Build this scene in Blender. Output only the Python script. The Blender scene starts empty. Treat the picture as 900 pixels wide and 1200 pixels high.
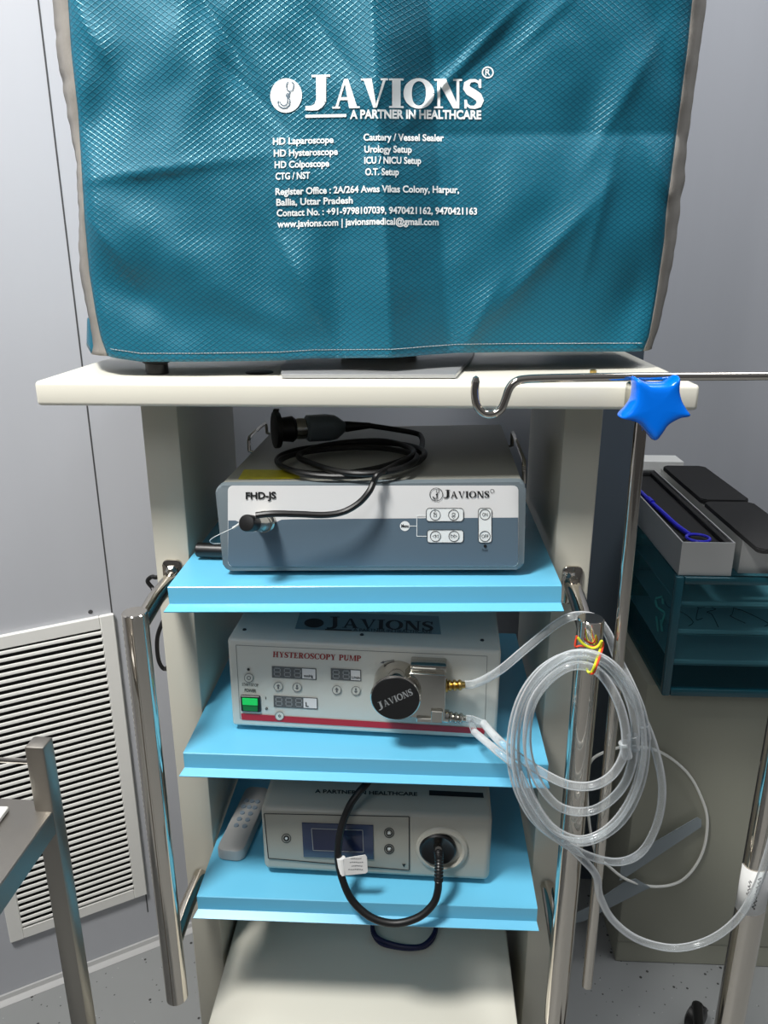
import bpy, bmesh, math, random
from mathutils import Vector, Matrix, noise
random.seed(7)
C = bpy.context.scene.collection
V = Vector

# ------------------------------------------------------------------ camera
CAM = V((.0649, -.8311, 1.33)); FPX = 911.2
YAW, PITCH, ROLL = -.0472, .3147, -.0014
_cy, _sy, _cp, _sp = math.cos(YAW), math.sin(YAW), math.cos(PITCH), math.sin(PITCH)
FW = V((_sy*_cp, _cy*_cp, -_sp)); _r = V((_cy, -_sy, 0)); _u = _r.cross(FW)
RT = _r*math.cos(ROLL) + _u*math.sin(ROLL); UP = _u*math.cos(ROLL) - _r*math.sin(ROLL)
cam = bpy.data.objects.new('camera', bpy.data.cameras.new('camera')); C.objects.link(cam)
cam.matrix_world = Matrix((( RT.x, UP.x, -FW.x, CAM.x), (RT.y, UP.y, -FW.y, CAM.y), (RT.z, UP.z, -FW.z, CAM.z), (0, 0, 0, 1)))
cam.data.sensor_fit = 'HORIZONTAL'; cam.data.sensor_width = 36; cam.data.lens = FPX/900*36
cam.data.clip_start = .02
sc = bpy.context.scene; sc.camera = cam

# ------------------------------------------------------------------ world, lamps, exposure
w = bpy.data.worlds.new('world'); sc.world = w; w.use_nodes = True
nt = w.node_tree; bg = nt.nodes['Background']
tc = nt.nodes.new('ShaderNodeTexCoord'); sx = nt.nodes.new('ShaderNodeSeparateXYZ'); cr = nt.nodes.new('ShaderNodeValToRGB')
mr = nt.nodes.new('ShaderNodeMapRange'); mr.inputs[1].default_value = -1; mr.inputs[2].default_value = 1
nt.links.new(tc.outputs['Generated'], sx.inputs[0]); nt.links.new(sx.outputs[2], mr.inputs[0]); nt.links.new(mr.outputs[0], cr.inputs[0])
e = cr.color_ramp.elements; e[0].position = .3; e[0].color = (.10, .10, .10, 1); e[1].position = .95; e[1].color = (.62, .65, .70, 1)
m_ = e.new(.52); m_.color = (.26, .26, .27, 1)
nt.links.new(cr.outputs[0], bg.inputs[0]); bg.inputs[1].default_value = .35

def lamp(name, loc, target, size, power, color=(1, 1, 1), shape='DISK'):
    l = bpy.data.lights.new(name, 'AREA'); l.shape = shape; l.size = size; l.energy = power; l.color = color
    o = bpy.data.objects.new(name, l); C.objects.link(o); o.location = loc
    o.rotation_euler = (V(target)-V(loc)).to_track_quat('-Z', 'Y').to_euler(); return o
lamp('ceiling_lamp_key', (-.66, -.74, 2.75), (0, .05, .9), .40, 63, (1, .985, .95))
lamp('added_rear_fill', (-1.0, -2.2, 2.75), (0, .2, .9), 1.0, 11, (.96, .98, 1))  # broad fill light added behind the camera, not a seen lamp
lamp('added_wall_fill', (1.0, .05, 2.8), (1.1, .9, 1.5), .8, 24, (.96, .98, 1))  # unseen light added to brighten the right-hand wall
sc.view_settings.view_transform = 'Standard'; sc.view_settings.look = 'None'
sc.view_settings.exposure = 0; sc.view_settings.gamma = 1; sc.view_settings.use_curve_mapping = False

# ------------------------------------------------------------------ materials
def lin(c):
    return tuple(((x/255)/12.92 if x <= 10 else ((x/255+.055)/1.055)**2.4) for x in c) + (1,)
def mat(name, c, rough=.5, metal=0, spec=.5, coat=0, var=0, vscale=8, bump=0, bscale=200, emit=None, trans=0, stretch=None):
    m = bpy.data.materials.new(name); m.use_nodes = True; t = m.node_tree; b = t.nodes['Principled BSDF']
    col = lin(c); b.inputs['Base Color'].default_value = col
    b.inputs['Roughness'].default_value = rough; b.inputs['Metallic'].default_value = metal
    b.inputs['Specular IOR Level'].default_value = spec; b.inputs['Coat Weight'].default_value = coat
    b.inputs['Transmission Weight'].default_value = trans
    if emit: b.inputs['Emission Color'].default_value = lin(emit[0]); b.inputs['Emission Strength'].default_value = emit[1]
    tcn = t.nodes.new('ShaderNodeTexCoord'); src = tcn.outputs['Object']
    if stretch:
        mp = t.nodes.new('ShaderNodeMapping'); mp.inputs['Scale'].default_value = stretch; t.links.new(src, mp.inputs[0]); src = mp.outputs[0]
    if var:
        n = t.nodes.new('ShaderNodeTexNoise'); n.inputs['Scale'].default_value = vscale; n.inputs['Detail'].default_value = 5
        mx = t.nodes.new('ShaderNodeMix'); mx.data_type = 'RGBA'
        mx.inputs[6].default_value = tuple(x*(1-var) for x in col[:3])+(1,); mx.inputs[7].default_value = tuple(min(1, x*(1+var)) for x in col[:3])+(1,)
        t.links.new(src, n.inputs['Vector']); t.links.new(n.outputs[0], mx.inputs[0]); t.links.new(mx.outputs[2], b.inputs['Base Color'])
    if bump:
        n2 = t.nodes.new('ShaderNodeTexNoise'); n2.inputs['Scale'].default_value = bscale; bp = t.nodes.new('ShaderNodeBump')
        bp.inputs['Strength'].default_value = bump; bp.inputs['Distance'].default_value = .001
        t.links.new(src, n2.inputs['Vector']); t.links.new(n2.outputs[0], bp.inputs['Height']); t.links.new(bp.outputs[0], b.inputs['Normal'])
    return m
M = {}
M['wall'] = mat('painted_wall_panel', (186, 188, 194), .42, var=.035, vscale=14, stretch=(1, 1, .12))
M['vent'] = mat('white_vent_paint', (236, 235, 231), .45)
M['black'] = mat('slat_gap_shade', (6, 6, 6), .8)
M['dark_strip'] = mat('grey_blue_panel', (86, 97, 108), .5, var=.03)
M['cream'] = mat('cream_enamel', (222, 219, 206), .3, var=.015, vscale=6, coat=.15)
M['post'] = mat('beige_enamel', (196, 193, 180), .36, var=.02, vscale=6)
M['blue'] = mat('sky_blue_enamel', (104, 188, 222), .3, var=.03, vscale=5)
M['chrome'] = mat('polished_steel', (205, 198, 188), .08, 1)
M['steel'] = mat('brushed_steel', (165, 160, 152), .36, 1, bump=.12, bscale=60, stretch=(1, 1, 40))
M['steeltop'] = mat('steel_sheet', (150, 146, 140), .36, 1, bump=.1, bscale=60, stretch=(2, 40, 2))
M['grey'] = mat('grey_frame_plastic', (108, 119, 125), .4)
M['caselid'] = mat('light_grey_case', (150, 150, 142), .45)
M['panelwhite'] = mat('panel_white', (226, 226, 226), .3)
M['panelblue'] = mat('panel_slate', (92, 110, 124), .32)
M['pblack'] = mat('black_plastic', (16, 16, 17), .38)
M['cable'] = mat('black_cable', (12, 12, 13), .45)
M['ink'] = mat('black_ink', (20, 20, 22), .5)
M['inkgrey'] = mat('grey_ink', (105, 108, 110), .5)
M['white'] = mat('white_print', (236, 240, 240), .5)
M['pump'] = mat('pump_white_enamel', (206, 208, 201), .38)
M['pumptop'] = mat('pump_label_film', (120, 142, 148), .3)
M['red'] = mat('red_stripe', (172, 26, 44), .4)
M['redink'] = mat('red_ink', (150, 40, 40), .5)
M['lcd'] = mat('display_grey', (92, 96, 98), .2)
M['seg'] = mat('unlit_segment', (142, 146, 148), .3)
M['green'] = mat('green_rocker', (20, 190, 90), .25, emit=((30, 230, 110), .25))
M['dgreen'] = mat('green_rocker_lower', (8, 120, 60), .25)
M['nickel'] = mat('satin_nickel', (186, 184, 176), .22, 1)
M['brass'] = mat('brass_fitting', (190, 160, 95), .28, 1)
M['ltcase'] = mat('light_source_beige', (176, 174, 163), .42)
M['ltpanel'] = mat('light_source_panel', (164, 162, 151), .4)
M['screen'] = mat('dark_blue_screen', (30, 38, 66), .12)
M['screenedge'] = mat('navy_bezel', (52, 62, 88), .2)
M['remote'] = mat('white_remote', (172, 172, 170), .42)
M['button'] = mat('grey_rubber_button', (130, 145, 158), .6)
M['yellow'] = mat('yellow_label', (180, 170, 30), .5, var=.25, vscale=120)
M['star'] = mat('glossy_blue_plastic', (0, 112, 232), .14, spec=.4)
M['tag'] = mat('white_tape', (232, 232, 230), .6)
M['cab'] = mat('cabinet_beige', (154, 154, 140), .42, var=.02, vscale=5)
M['foam'] = mat('black_foam', (26, 26, 27), .9, bump=.4, bscale=400)
M['alu'] = mat('aluminium_case', (220, 220, 218), .36, .8, bump=.08, bscale=60, stretch=(1, 1, 30))
M['bluetool'] = mat('blue_anodised', (40, 40, 190), .25)
M['drawer'] = mat('frosted_tray', (226, 230, 236), .4)
M['binding'] = mat('grey_binding_tape', (128, 124, 118), .75, var=.12, vscale=60, bump=.4, bscale=300)
M['bluecable'] = mat('navy_cable', (14, 20, 66), .4)
M['wire'] = mat('pale_wire', (200, 205, 205), .4)
M['whitecable'] = mat('white_cable', (240, 240, 234), .4)
M['paper'] = mat('white_card', (228, 228, 224), .6)
M['rbred'] = mat('red_rubber_band', (225, 70, 40), .5)
M['rbyel'] = mat('yellow_rubber_band', (215, 220, 50), .5)
M['trim'] = mat('cove_trim', (176, 176, 176), .5)
M['seam'] = mat('seam_dark', (70, 70, 72), .8)
M['glyph'] = mat('teal_print', (20, 120, 120), .5)
M['polished'] = mat('silver_stand_plate', (196, 198, 200), .3, .6)

def clear(name, tint, base, alpha, rough=.12, gloss=False):
    """clear soft plastic: see-through in the middle of a tube wall, milky where the wall is seen edge on"""
    m = bpy.data.materials.new(name); m.use_nodes = True; t = m.node_tree; b = t.nodes['Principled BSDF']; out = t.nodes['Material Output']
    b.inputs['Base Color'].default_value = lin(base); b.inputs['Roughness'].default_value = rough; b.inputs['Specular IOR Level'].default_value = .7
    tr = t.nodes.new('ShaderNodeBsdfTransparent'); tr.inputs[0].default_value = lin(tint)
    lw = t.nodes.new('ShaderNodeLayerWeight'); lw.inputs[0].default_value = .35
    mr = t.nodes.new('ShaderNodeMapRange'); mr.inputs[3].default_value = alpha[0]; mr.inputs[4].default_value = alpha[1]
    mx = t.nodes.new('ShaderNodeMixShader')
    if gloss:                                   # soft tube: mostly see-through, bright where the wall turns edge on, with a wet shine
        mr.inputs[1].default_value = .2; mr.inputs[2].default_value = .85; lw.inputs[0].default_value = .5
        gl = t.nodes.new('ShaderNodeBsdfGlossy'); gl.inputs['Roughness'].default_value = .12
        fr = t.nodes.new('ShaderNodeFresnel'); fr.inputs[0].default_value = 1.28; m2 = t.nodes.new('ShaderNodeMixShader')
        t.links.new(fr.outputs[0], m2.inputs[0]); t.links.new(tr.outputs[0], m2.inputs[1]); t.links.new(gl.outputs[0], m2.inputs[2]); tr = m2
    t.links.new(lw.outputs['Facing'], mr.inputs[0]); t.links.new(mr.outputs[0], mx.inputs[0])
    t.links.new(tr.outputs[0], mx.inputs[1]); t.links.new(b.outputs[0], mx.inputs[2]); t.links.new(mx.outputs[0], out.inputs[0])
    return m
M['tube'] = clear('clear_pvc_tube', (248, 251, 252), (240, 243, 245), (.16, .85), .12, True)
M['teal'] = clear('teal_clear_plastic', (204, 230, 233), (14, 76, 92), (.07, .5), .1)
M['strap'] = clear('translucent_strap', (214, 220, 224), (184, 194, 200), (.4, .7), .3)

def floor_mat():
    m = mat('speckled_vinyl', (142, 144, 144), .38, var=.05, vscale=9); t = m.node_tree; b = t.nodes['Principled BSDF']
    base = b.inputs['Base Color'].links[0].from_socket
    tcn = t.nodes.new('ShaderNodeTexCoord'); last = base
    for sc_, thr, col in ((48, .13, (55, 55, 55)), (85, .13, (84, 86, 86)), (70, .07, (180, 180, 180))):
        vo = t.nodes.new('ShaderNodeTexVoronoi'); vo.inputs['Scale'].default_value = sc_; vo.inputs['Randomness'].default_value = 1
        mp = t.nodes.new('ShaderNodeMapping'); mp.inputs['Location'].default_value = (sc_*.37, sc_*.11, 0)
        t.links.new(tcn.outputs['Object'], mp.inputs[0]); t.links.new(mp.outputs[0], vo.inputs['Vector'])
        lt = t.nodes.new('ShaderNodeMath'); lt.operation = 'LESS_THAN'; lt.inputs[1].default_value = thr
        rn = t.nodes.new('ShaderNodeSeparateColor'); t.links.new(vo.outputs['Color'], rn.inputs[0])
        gt = t.nodes.new('ShaderNodeMath'); gt.operation = 'MULTIPLY'; t.links.new(rn.outputs[0], gt.inputs[0])
        gt.inputs[1].default_value = 1
        g2 = t.nodes.new('ShaderNodeMath'); g2.operation = 'GREATER_THAN'; g2.inputs[1].default_value = .6; t.links.new(gt.outputs[0], g2.inputs[0])
        ml = t.nodes.new('ShaderNodeMath'); ml.operation = 'MULTIPLY'
        t.links.new(vo.outputs['Distance'], lt.inputs[0]); t.links.new(lt.outputs[0], ml.inputs[0]); t.links.new(g2.outputs[0], ml.inputs[1])
        mx = t.nodes.new('ShaderNodeMix'); mx.data_type = 'RGBA'; mx.inputs[7].default_value = lin(col)
        t.links.new(ml.outputs[0], mx.inputs[0]); t.links.new(last, mx.inputs[6]); last = mx.outputs[2]
    t.links.new(last, b.inputs['Base Color']); return m
M['floor'] = floor_mat()

def cloth_mat():
    m = mat('teal_ripstop_nylon', (22, 110, 138), .36, spec=.5); t = m.node_tree; b = t.nodes['Principled BSDF']
    uv = t.nodes.new('ShaderNodeUVMap'); sp = t.nodes.new('ShaderNodeSeparateXYZ'); t.links.new(uv.outputs[0], sp.inputs[0])
    def math_(op, a, b_=None):
        n = t.nodes.new('ShaderNodeMath'); n.operation = op
        for i, x in enumerate((a, b_)):
            if x is None: continue
            if isinstance(x, (int, float)): n.inputs[i].default_value = x
            else: t.links.new(x, n.inputs[i])
        return n.outputs[0]
    u = math_('DIVIDE', sp.outputs[0], .0082); v = math_('DIVIDE', sp.outputs[1], .0056)
    ls = []
    for op in ('ADD', 'SUBTRACT'):
        f = math_('FRACT', math_(op, u, v)); d = math_('ABSOLUTE', math_('SUBTRACT', f, .5))
        mr_ = t.nodes.new('ShaderNodeMapRange'); mr_.interpolation_type = 'SMOOTHSTEP'
        mr_.inputs[1].default_value = .34; mr_.inputs[2].default_value = .47; t.links.new(d, mr_.inputs[0]); ls.append(mr_.outputs[0])
    line = math_('MAXIMUM', ls[0], ls[1])
    mx = t.nodes.new('ShaderNodeMix'); mx.data_type = 'RGBA'; mx.inputs[6].default_value = lin((16, 98, 121)); mx.inputs[7].default_value = lin((11, 74, 95))
    t.links.new(line, mx.inputs[0]); t.links.new(mx.outputs[2], b.inputs['Base Color'])
    mr2 = t.nodes.new('ShaderNodeMapRange'); mr2.inputs[3].default_value = .44; mr2.inputs[4].default_value = .29
    t.links.new(line, mr2.inputs[0]); t.links.new(mr2.outputs[0], b.inputs['Roughness'])
    bp = t.nodes.new('ShaderNodeBump'); bp.inputs['Strength'].default_value = .42; bp.inputs['Distance'].default_value = .0006
    t.links.new(line, bp.inputs['Height']); t.links.new(bp.outputs[0], b.inputs['Normal'])
    b.inputs['Specular IOR Level'].default_value = .75; b.inputs['Specular Tint'].default_value = (.55, .9, 1, 1)
    b.inputs['Sheen Weight'].default_value = 0; b.inputs['Sheen Tint'].default_value = lin((150, 215, 230))
    return m
M['cloth'] = cloth_mat()

# ------------------------------------------------------------------ object helpers
WL = {}
def obj(name, bm, m, parent=None, smooth=35):
    me = bpy.data.meshes.new(name)
    bmesh.ops.recalc_face_normals(bm, faces=bm.faces)
    vs = [v.co for v in bm.verts]
    if parent is None:
        lo = V([min(c[i] for c in vs) for i in range(3)]); hi = V([max(c[i] for c in vs) for i in range(3)])
        L = V(((lo.x+hi.x)/2, (lo.y+hi.y)/2, lo.z))
    else: L = WL[parent]
    for v in bm.verts: v.co -= L
    bm.to_mesh(me); bm.free()
    o = bpy.data.objects.new(name, me); C.objects.link(o); me.materials.append(M[m] if isinstance(m, str) else m)
    if parent is None: o.location = L
    else: o.parent = parent
    WL[o] = L
    if smooth:
        me.shade_smooth(); me.set_sharp_from_angle(angle=math.radians(smooth))
    return o
def tag(o, label, cat=None, group=None, kind=None):
    if label: o['label'] = label
    if cat: o['category'] = cat
    if group: o['group'] = group
    if kind: o['kind'] = kind
    return o
def thing(name, label, cat, loc, group=None):
    o = bpy.data.objects.new(name, None); C.objects.link(o); o.location = loc; o.empty_display_size = .05; WL[o] = V(loc)
    return tag(o, label, cat, group)
def struct(name, bm, m, smooth=None):
    o = obj(name, bm, m, None, smooth); o['kind'] = 'structure'; return o
def ray(x, y): return FW + RT*((x-450)/FPX) - UP*((y-600)/FPX)
def onx(x, y, v): d = ray(x, y); return CAM + d*((v-CAM.x)/d.x)
def ony(x, y, v): d = ray(x, y); return CAM + d*((v-CAM.y)/d.y)
def onz(x, y, v): d = ray(x, y); return CAM + d*((v-CAM.z)/d.z)
class Frame:
    """a device's own axes: u along its front, d into its depth, v up"""
    def __init__(s, O, ux, uz=(0, 0, 1)):
        s.O = V(O); s.u = V(ux).normalized(); uz = V(uz); s.v = (uz - s.u*uz.dot(s.u)).normalized(); s.d = -(s.u.cross(s.v))
    def P(s, u, d, v): return s.O + s.u*u + s.d*d + s.v*v
    def M(s): return Matrix(((s.u.x, s.d.x, s.v.x, s.O.x), (s.u.y, s.d.y, s.v.y, s.O.y), (s.u.z, s.d.z, s.v.z, s.O.z), (0, 0, 0, 1)))
    def front(s, x, y, d=0):                      # picture point -> world point on the front face plane
        r = ray(x, y); p0 = s.P(0, d, 0); return CAM + r*((p0-CAM).dot(s.d)/r.dot(s.d))
    def top(s, x, y, v):
        r = ray(x, y); p0 = s.P(0, 0, v); return CAM + r*((p0-CAM).dot(s.v)/r.dot(s.v))
    def loc(s, p): q = p-s.O; return V((q.dot(s.u), q.dot(s.d), q.dot(s.v)))
    def uv(s, x, y, d=0): q = s.loc(s.front(x, y, d)); return q.x, q.z
def xf(bm, vs, mtx):
    if mtx is not None: bmesh.ops.transform(bm, matrix=mtx, verts=vs)
def new(): return bmesh.new()
def box(bm, x0, x1, y0, y1, z0, z1, r=0, seg=2, mtx=None):
    res = bmesh.ops.create_cube(bm, size=1); vs = res['verts']
    for v in vs: v.co = V(((x0+x1)/2+v.co.x*(x1-x0), (y0+y1)/2+v.co.y*(y1-y0), (z0+z1)/2+v.co.z*(z1-z0)))
    if r:
        es = list({e for v in vs for e in v.link_edges})
        b = bmesh.ops.bevel(bm, geom=es, offset=min(r, .49*min(abs(x1-x0), abs(y1-y0), abs(z1-z0))), segments=seg, profile=.5, affect='EDGES')
        vs = list({v for f in b['faces'] for v in f.verts} | {v for v in vs if v.is_valid})
    xf(bm, vs, mtx); return vs
def rrect(x0, x1, z0, z1, r, n=5):
    pts = []
    for cx, cz, a0 in ((x1-r, z1-r, 0), (x0+r, z1-r, 90), (x0+r, z0+r, 180), (x1-r, z0+r, 270)):
        for i in range(n+1):
            a = math.radians(a0+90*i/n); pts.append((cx+r*math.cos(a), cz+r*math.sin(a)))
    return pts
def prism(bm, pts, d0, d1, mtx=None, bev=0):
    """polygon in the (u, v) plane drawn out from depth d0 to d1"""
    a = [bm.verts.new((p[0], d0, p[1])) for p in pts]; b = [bm.verts.new((p[0], d1, p[1])) for p in pts]; n = len(pts)
    f0 = bm.faces.new(a); bm.faces.new(b[::-1])
    for i in range(n): bm.faces.new((a[i], b[i], b[(i+1) % n], a[(i+1) % n]))
    vs = a+b
    if bev:
        r_ = bmesh.ops.bevel(bm, geom=list(f0.edges), offset=bev, segments=3, profile=.5, affect='EDGES')
        vs = [v for v in vs if v.is_valid] + list({v for f in r_['faces'] for v in f.verts}); vs = list(set(vs))
    xf(bm, vs, mtx); return vs
def zprism(bm, pts, z0, z1):
    a = [bm.verts.new((p[0], p[1], z0)) for p in pts]; b = [bm.verts.new((p[0], p[1], z1)) for p in pts]; n = len(pts)
    bm.faces.new(a[::-1]); bm.faces.new(b)
    for i in range(n): bm.faces.new((a[i], a[(i+1) % n], b[(i+1) % n], b[i]))
def lathe(bm, prof, p0, axis, n=28):
    """prof: (distance along axis, radius)"""
    ax = V(axis).normalized(); t = V((0, 0, 1)) if abs(ax.z) < .9 else V((1, 0, 0)); a = ax.cross(t).normalized(); b = ax.cross(a)
    rings = []
    for h, r in prof:
        c = V(p0)+ax*h
        if r < 1e-6: rings.append([bm.verts.new(c)]); continue
        rings.append([bm.verts.new(c+a*(r*math.cos(2*math.pi*i/n))+b*(r*math.sin(2*math.pi*i/n))) for i in range(n)])
    for A, B in zip(rings, rings[1:]):
        for i in range(n):
            j = (i+1) % n
            if len(A) == 1 and len(B) == 1: continue
            if len(A) == 1: bm.faces.new((A[0], B[i], B[j]))
            elif len(B) == 1: bm.faces.new((A[i], A[j], B[0]))
            else: bm.faces.new((A[i], A[j], B[j], B[i]))
    for R_ in (rings[0], rings[-1]):
        if len(R_) > 1: bm.faces.new(R_)
def cyl(bm, p0, p1, r, n=24, r1=None, bev=0):
    L = (V(p1)-V(p0)).length; r1 = r if r1 is None else r1
    prof = [(0, 0), (0, r-bev), (bev, r), (L-bev, r1), (L, r1-bev), (L, 0)] if bev else [(0, 0), (0, r), (L, r1), (L, 0)]
    lathe(bm, prof, p0, V(p1)-V(p0), n)
def spline(pts, n=8, closed=False):
    P = [V(p) for p in pts]; out = []; N = len(P)
    for i in range(N if closed else N-1):
        if closed: p0, p1, p2, p3 = P[i-1], P[i], P[(i+1) % N], P[(i+2) % N]
        else: p0, p1, p2, p3 = P[max(i-1, 0)], P[i], P[i+1], P[min(i+2, N-1)]
        for k in range(n):
            t = k/n
            out.append(.5*((2*p1)+(p2-p0)*t+(2*p0-5*p1+4*p2-p3)*t*t+(3*p1-p0-3*p2+p3)*t**3))
    if not closed: out.append(P[-1].copy())
    return out
def tube(bm, pts, r, n=10, closed=False, rad=None):
    N = len(pts); nrm = None; rings = []
    for i, p in enumerate(pts):
        t = (pts[(i+1) % N]-pts[i-1]) if closed else (pts[min(i+1, N-1)]-pts[max(i-1, 0)])
        t = t.normalized()
        if nrm is None:
            nrm = t.cross(V((0, 0, 1)));
            if nrm.length < .05: nrm = t.cross(V((1, 0, 0)))
        nrm = (nrm - t*nrm.dot(t)).normalized(); bn = t.cross(nrm); rr = rad[i] if rad else r
        rings.append([bm.verts.new(p+nrm*(rr*math.cos(2*math.pi*k/n))+bn*(rr*math.sin(2*math.pi*k/n))) for k in range(n)])
    for i in range(N if closed else N-1):
        A, B = rings[i], rings[(i+1) % N]
        for k in range(n): bm.faces.new((A[k], A[(k+1) % n], B[(k+1) % n], B[k]))
    if not closed: bm.faces.new(rings[0][::-1]); bm.faces.new(rings[-1])

# ------------------------------------------------------------------ lettering
def sans(s, bold=.0):
    cu = bpy.data.curves.new('t', 'FONT'); cu.body = s; cu.size = 1; cu.offset = bold; cu.resolution_u = 4
    o = bpy.data.objects.new('t', cu); C.objects.link(o)
    me = bpy.data.meshes.new_from_object(o)
    vs = [(v.co.x, v.co.y) for v in me.vertices]; fs = [tuple(p.vertices) for p in me.polygons]
    bpy.data.objects.remove(o); bpy.data.curves.remove(cu); bpy.data.meshes.remove(me)
    return vs, fs
_h = sans('H'); CAPH = max(v[1] for v in _h[0])
def norm(vs, cap):
    x0 = min(v[0] for v in vs); x1 = max(v[0] for v in vs)
    return [((v[0]-x0)/(x1-x0), v[1]/cap) for v in vs]
class Gl:
    def __init__(s): s.v = []; s.f = []
    def poly(s, *p): n = len(s.v); s.v += p; s.f.append(tuple(range(n, n+len(p))))
    def rect(s, x0, y0, x1, y1): s.poly((x0, y0), (x1, y0), (x1, y1), (x0, y1))
    def stroke(s, pts, ws):
        n = len(s.v)
        for i, p in enumerate(pts):
            q = pts[max(i-1, 0)]; r = pts[min(i+1, len(pts)-1)]; dx, dy = r[0]-q[0], r[1]-q[1]; L = math.hypot(dx, dy) or 1
            w_ = ws[i]/2; s.v += [(p[0]-dy/L*w_, p[1]+dx/L*w_), (p[0]+dy/L*w_, p[1]-dx/L*w_)]
        for i in range(len(pts)-1): a = n+2*i; s.f.append((a, a+1, a+3, a+2))
    def arc(s, cx, cy, rx, ry, a0, a1, wt, wn, n=18):
        pts, ws = [], []
        for i in range(n+1):
            a = math.radians(a0+(a1-a0)*i/n); pts.append((cx+rx*math.cos(a), cy+ry*math.sin(a))); ws.append(wn+(wt-wn)*math.cos(a)**2)
        s.stroke(pts, ws)
def serif(ch, T=.245, t=.10):
    g = Gl(); z = .065
    def ser(x0, x1, y): g.rect(x0, y, x1, y+z)
    if ch == 'I': g.rect(.11, 0, .11+T, 1); ser(0, .22+T, 0); ser(0, .22+T, 1-z); w_ = .22+T
    elif ch == 'J':
        g.rect(.34, .2, .34+T, 1); ser(.2, .46+T, 1-z); g.stroke([(.34+T/2, .25), (.42, .13), (.34, .055), (.22, .03), (.02, .03)], [T, T*.9, T*.7, T*.5, t*1.2]); w_ = .46+T
    elif ch == 'A':
        g.poly((.09, 0), (.09+t, 0), (.5, 1), (.42, 1)); g.poly((.42, 1), (.56, 1), (.9, 0), (.9-T, 0)); g.rect(.22, .28, .75, .28+t)
        ser(0, .28, 0); ser(.62, .98, 0); w_ = .98
    elif ch == 'V':
        g.poly((.08, 1), (.08+T, 1), (.56, 0), (.44, 0)); g.poly((.8, 1), (.8+t, 1), (.56, 0), (.5, 0)); ser(0, .36, 1-z); ser(.7, .96, 1-z); w_ = .96
    elif ch == 'O': g.arc(.5, .5, .40, .465, 0, 360, T, t, 32); w_ = 1.0
    elif ch == 'N':
        g.rect(.12, 0, .12+t, 1); g.rect(.8, 0, .8+t, 1); g.poly((.08, 1), (.08+T*1.15, 1), (.8+t, 0), (.8-.12, 0)); ser(0, .32, 0); ser(0, .25, 1-z); ser(.68, 1, 1-z); w_ = 1.0
    elif ch == 'S':
        pts = [(.6, .72), (.57, .88), (.42, .955), (.25, .94), (.13, .84), (.12, .70), (.22, .59), (.38, .5), (.53, .40), (.6, .27), (.55, .12), (.4, .045), (.24, .05), (.11, .14), (.08, .29)]
        g.stroke(pts, [t, t, t, t*1.2, T*.75, T*.9, T, T, T, T*.9, T*.7, t*1.2, t, t, t]); g.rect(.56, .7, .64, 1); g.rect(.04, 0, .12, .3); w_ = .7
    elif ch == 'H':
        for x in (.1, .66): g.rect(x, 0, x+T, 1); ser(x-.1, x+T+.1, 0); ser(x-.1, x+T+.1, 1-z)
        g.rect(.2, .46, .7, .46+t); w_ = .66+T+.1
    elif ch == 'T':
        g.rect(.32, 0, .32+T, 1); g.rect(0, 1-t, .84, 1); g.rect(0, .7, .07, 1); g.rect(.77, .7, .84, 1); ser(.2, .64, 0); w_ = .84
    elif ch == 'E':
        g.rect(.1, 0, .1+T, 1); g.rect(0, 0, .74, t); g.rect(0, 1-t, .7, 1); g.rect(.2, .46, .5, .46+t); g.rect(.67, 0, .74, .3); g.rect(.63, .72, .7, 1); g.rect(.46, .36, .52, .66); w_ = .76
    elif ch in 'PR':
        g.rect(.1, 0, .1+T, 1); ser(0, .2+T, 0); ser(0, .2+T, 1-z); g.arc(.4, .725, .26, .235, -90, 90, T, t, 14); g.rect(.2, 1-t, .42, 1); g.rect(.2, .45, .42, .45+t); w_ = .76
        if ch == 'R': g.poly((.36, .48), (.36+T*1.1, .48), (.86, 0), (.86-T*1.1, 0)); ser(.62, .94, 0); w_ = .92
    elif ch == 'C':
        g.arc(.5, .5, .40, .465, 40, 320, T, t, 26); g.rect(.76, .66, .83, .98); w_ = .86
    elif ch == 'Y':
        g.poly((.08, 1), (.08+T, 1), (.56, .45), (.36, .45)); g.poly((.72, 1), (.8, 1), (.56, .45), (.46, .45)); g.rect(.36, 0, .36+T, .48); ser(.22, .7, 0); ser(0, .36, 1-z); ser(.62, .9, 1-z); w_ = .9
    elif ch == 'U':
        g.rect(.1, .3, .1+T, 1); g.rect(.72, .3, .72+t, 1); g.arc(.455, .34, .28, .29, 180, 360, T*.8, t*1.3, 14); ser(0, .4, 1-z); ser(.6, .92, 1-z); w_ = .92
    elif ch == 'M':
        g.rect(.12, 0, .12+t, 1); g.rect(.92, 0, .92+T, 1); g.poly((.08, 1), (.08+T, 1), (.62, 0), (.54, 0)); g.poly((.92, 1), (1.0, 1), (.62, 0), (.54, 0)); ser(0, .32, 0); ser(.82, 1.2, 0); ser(0, .26, 1-z); ser(.92, 1.2, 1-z); w_ = 1.2
    else: w_ = .35
    return g, w_
def serif_text(s, caps=1.0, gap=.05, T=.245):
    vs, fs, x = [], [], 0
    for i, ch in enumerate(s):
        g, w_ = serif(ch, T); k = caps if i == 0 else 1.0; n = len(vs)
        vs += [(x+p[0]*k, p[1]*k) for p in g.v]; fs += [tuple(n+q for q in f) for f in g.f]; x += w_*k+gap
    return vs, fs
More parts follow.
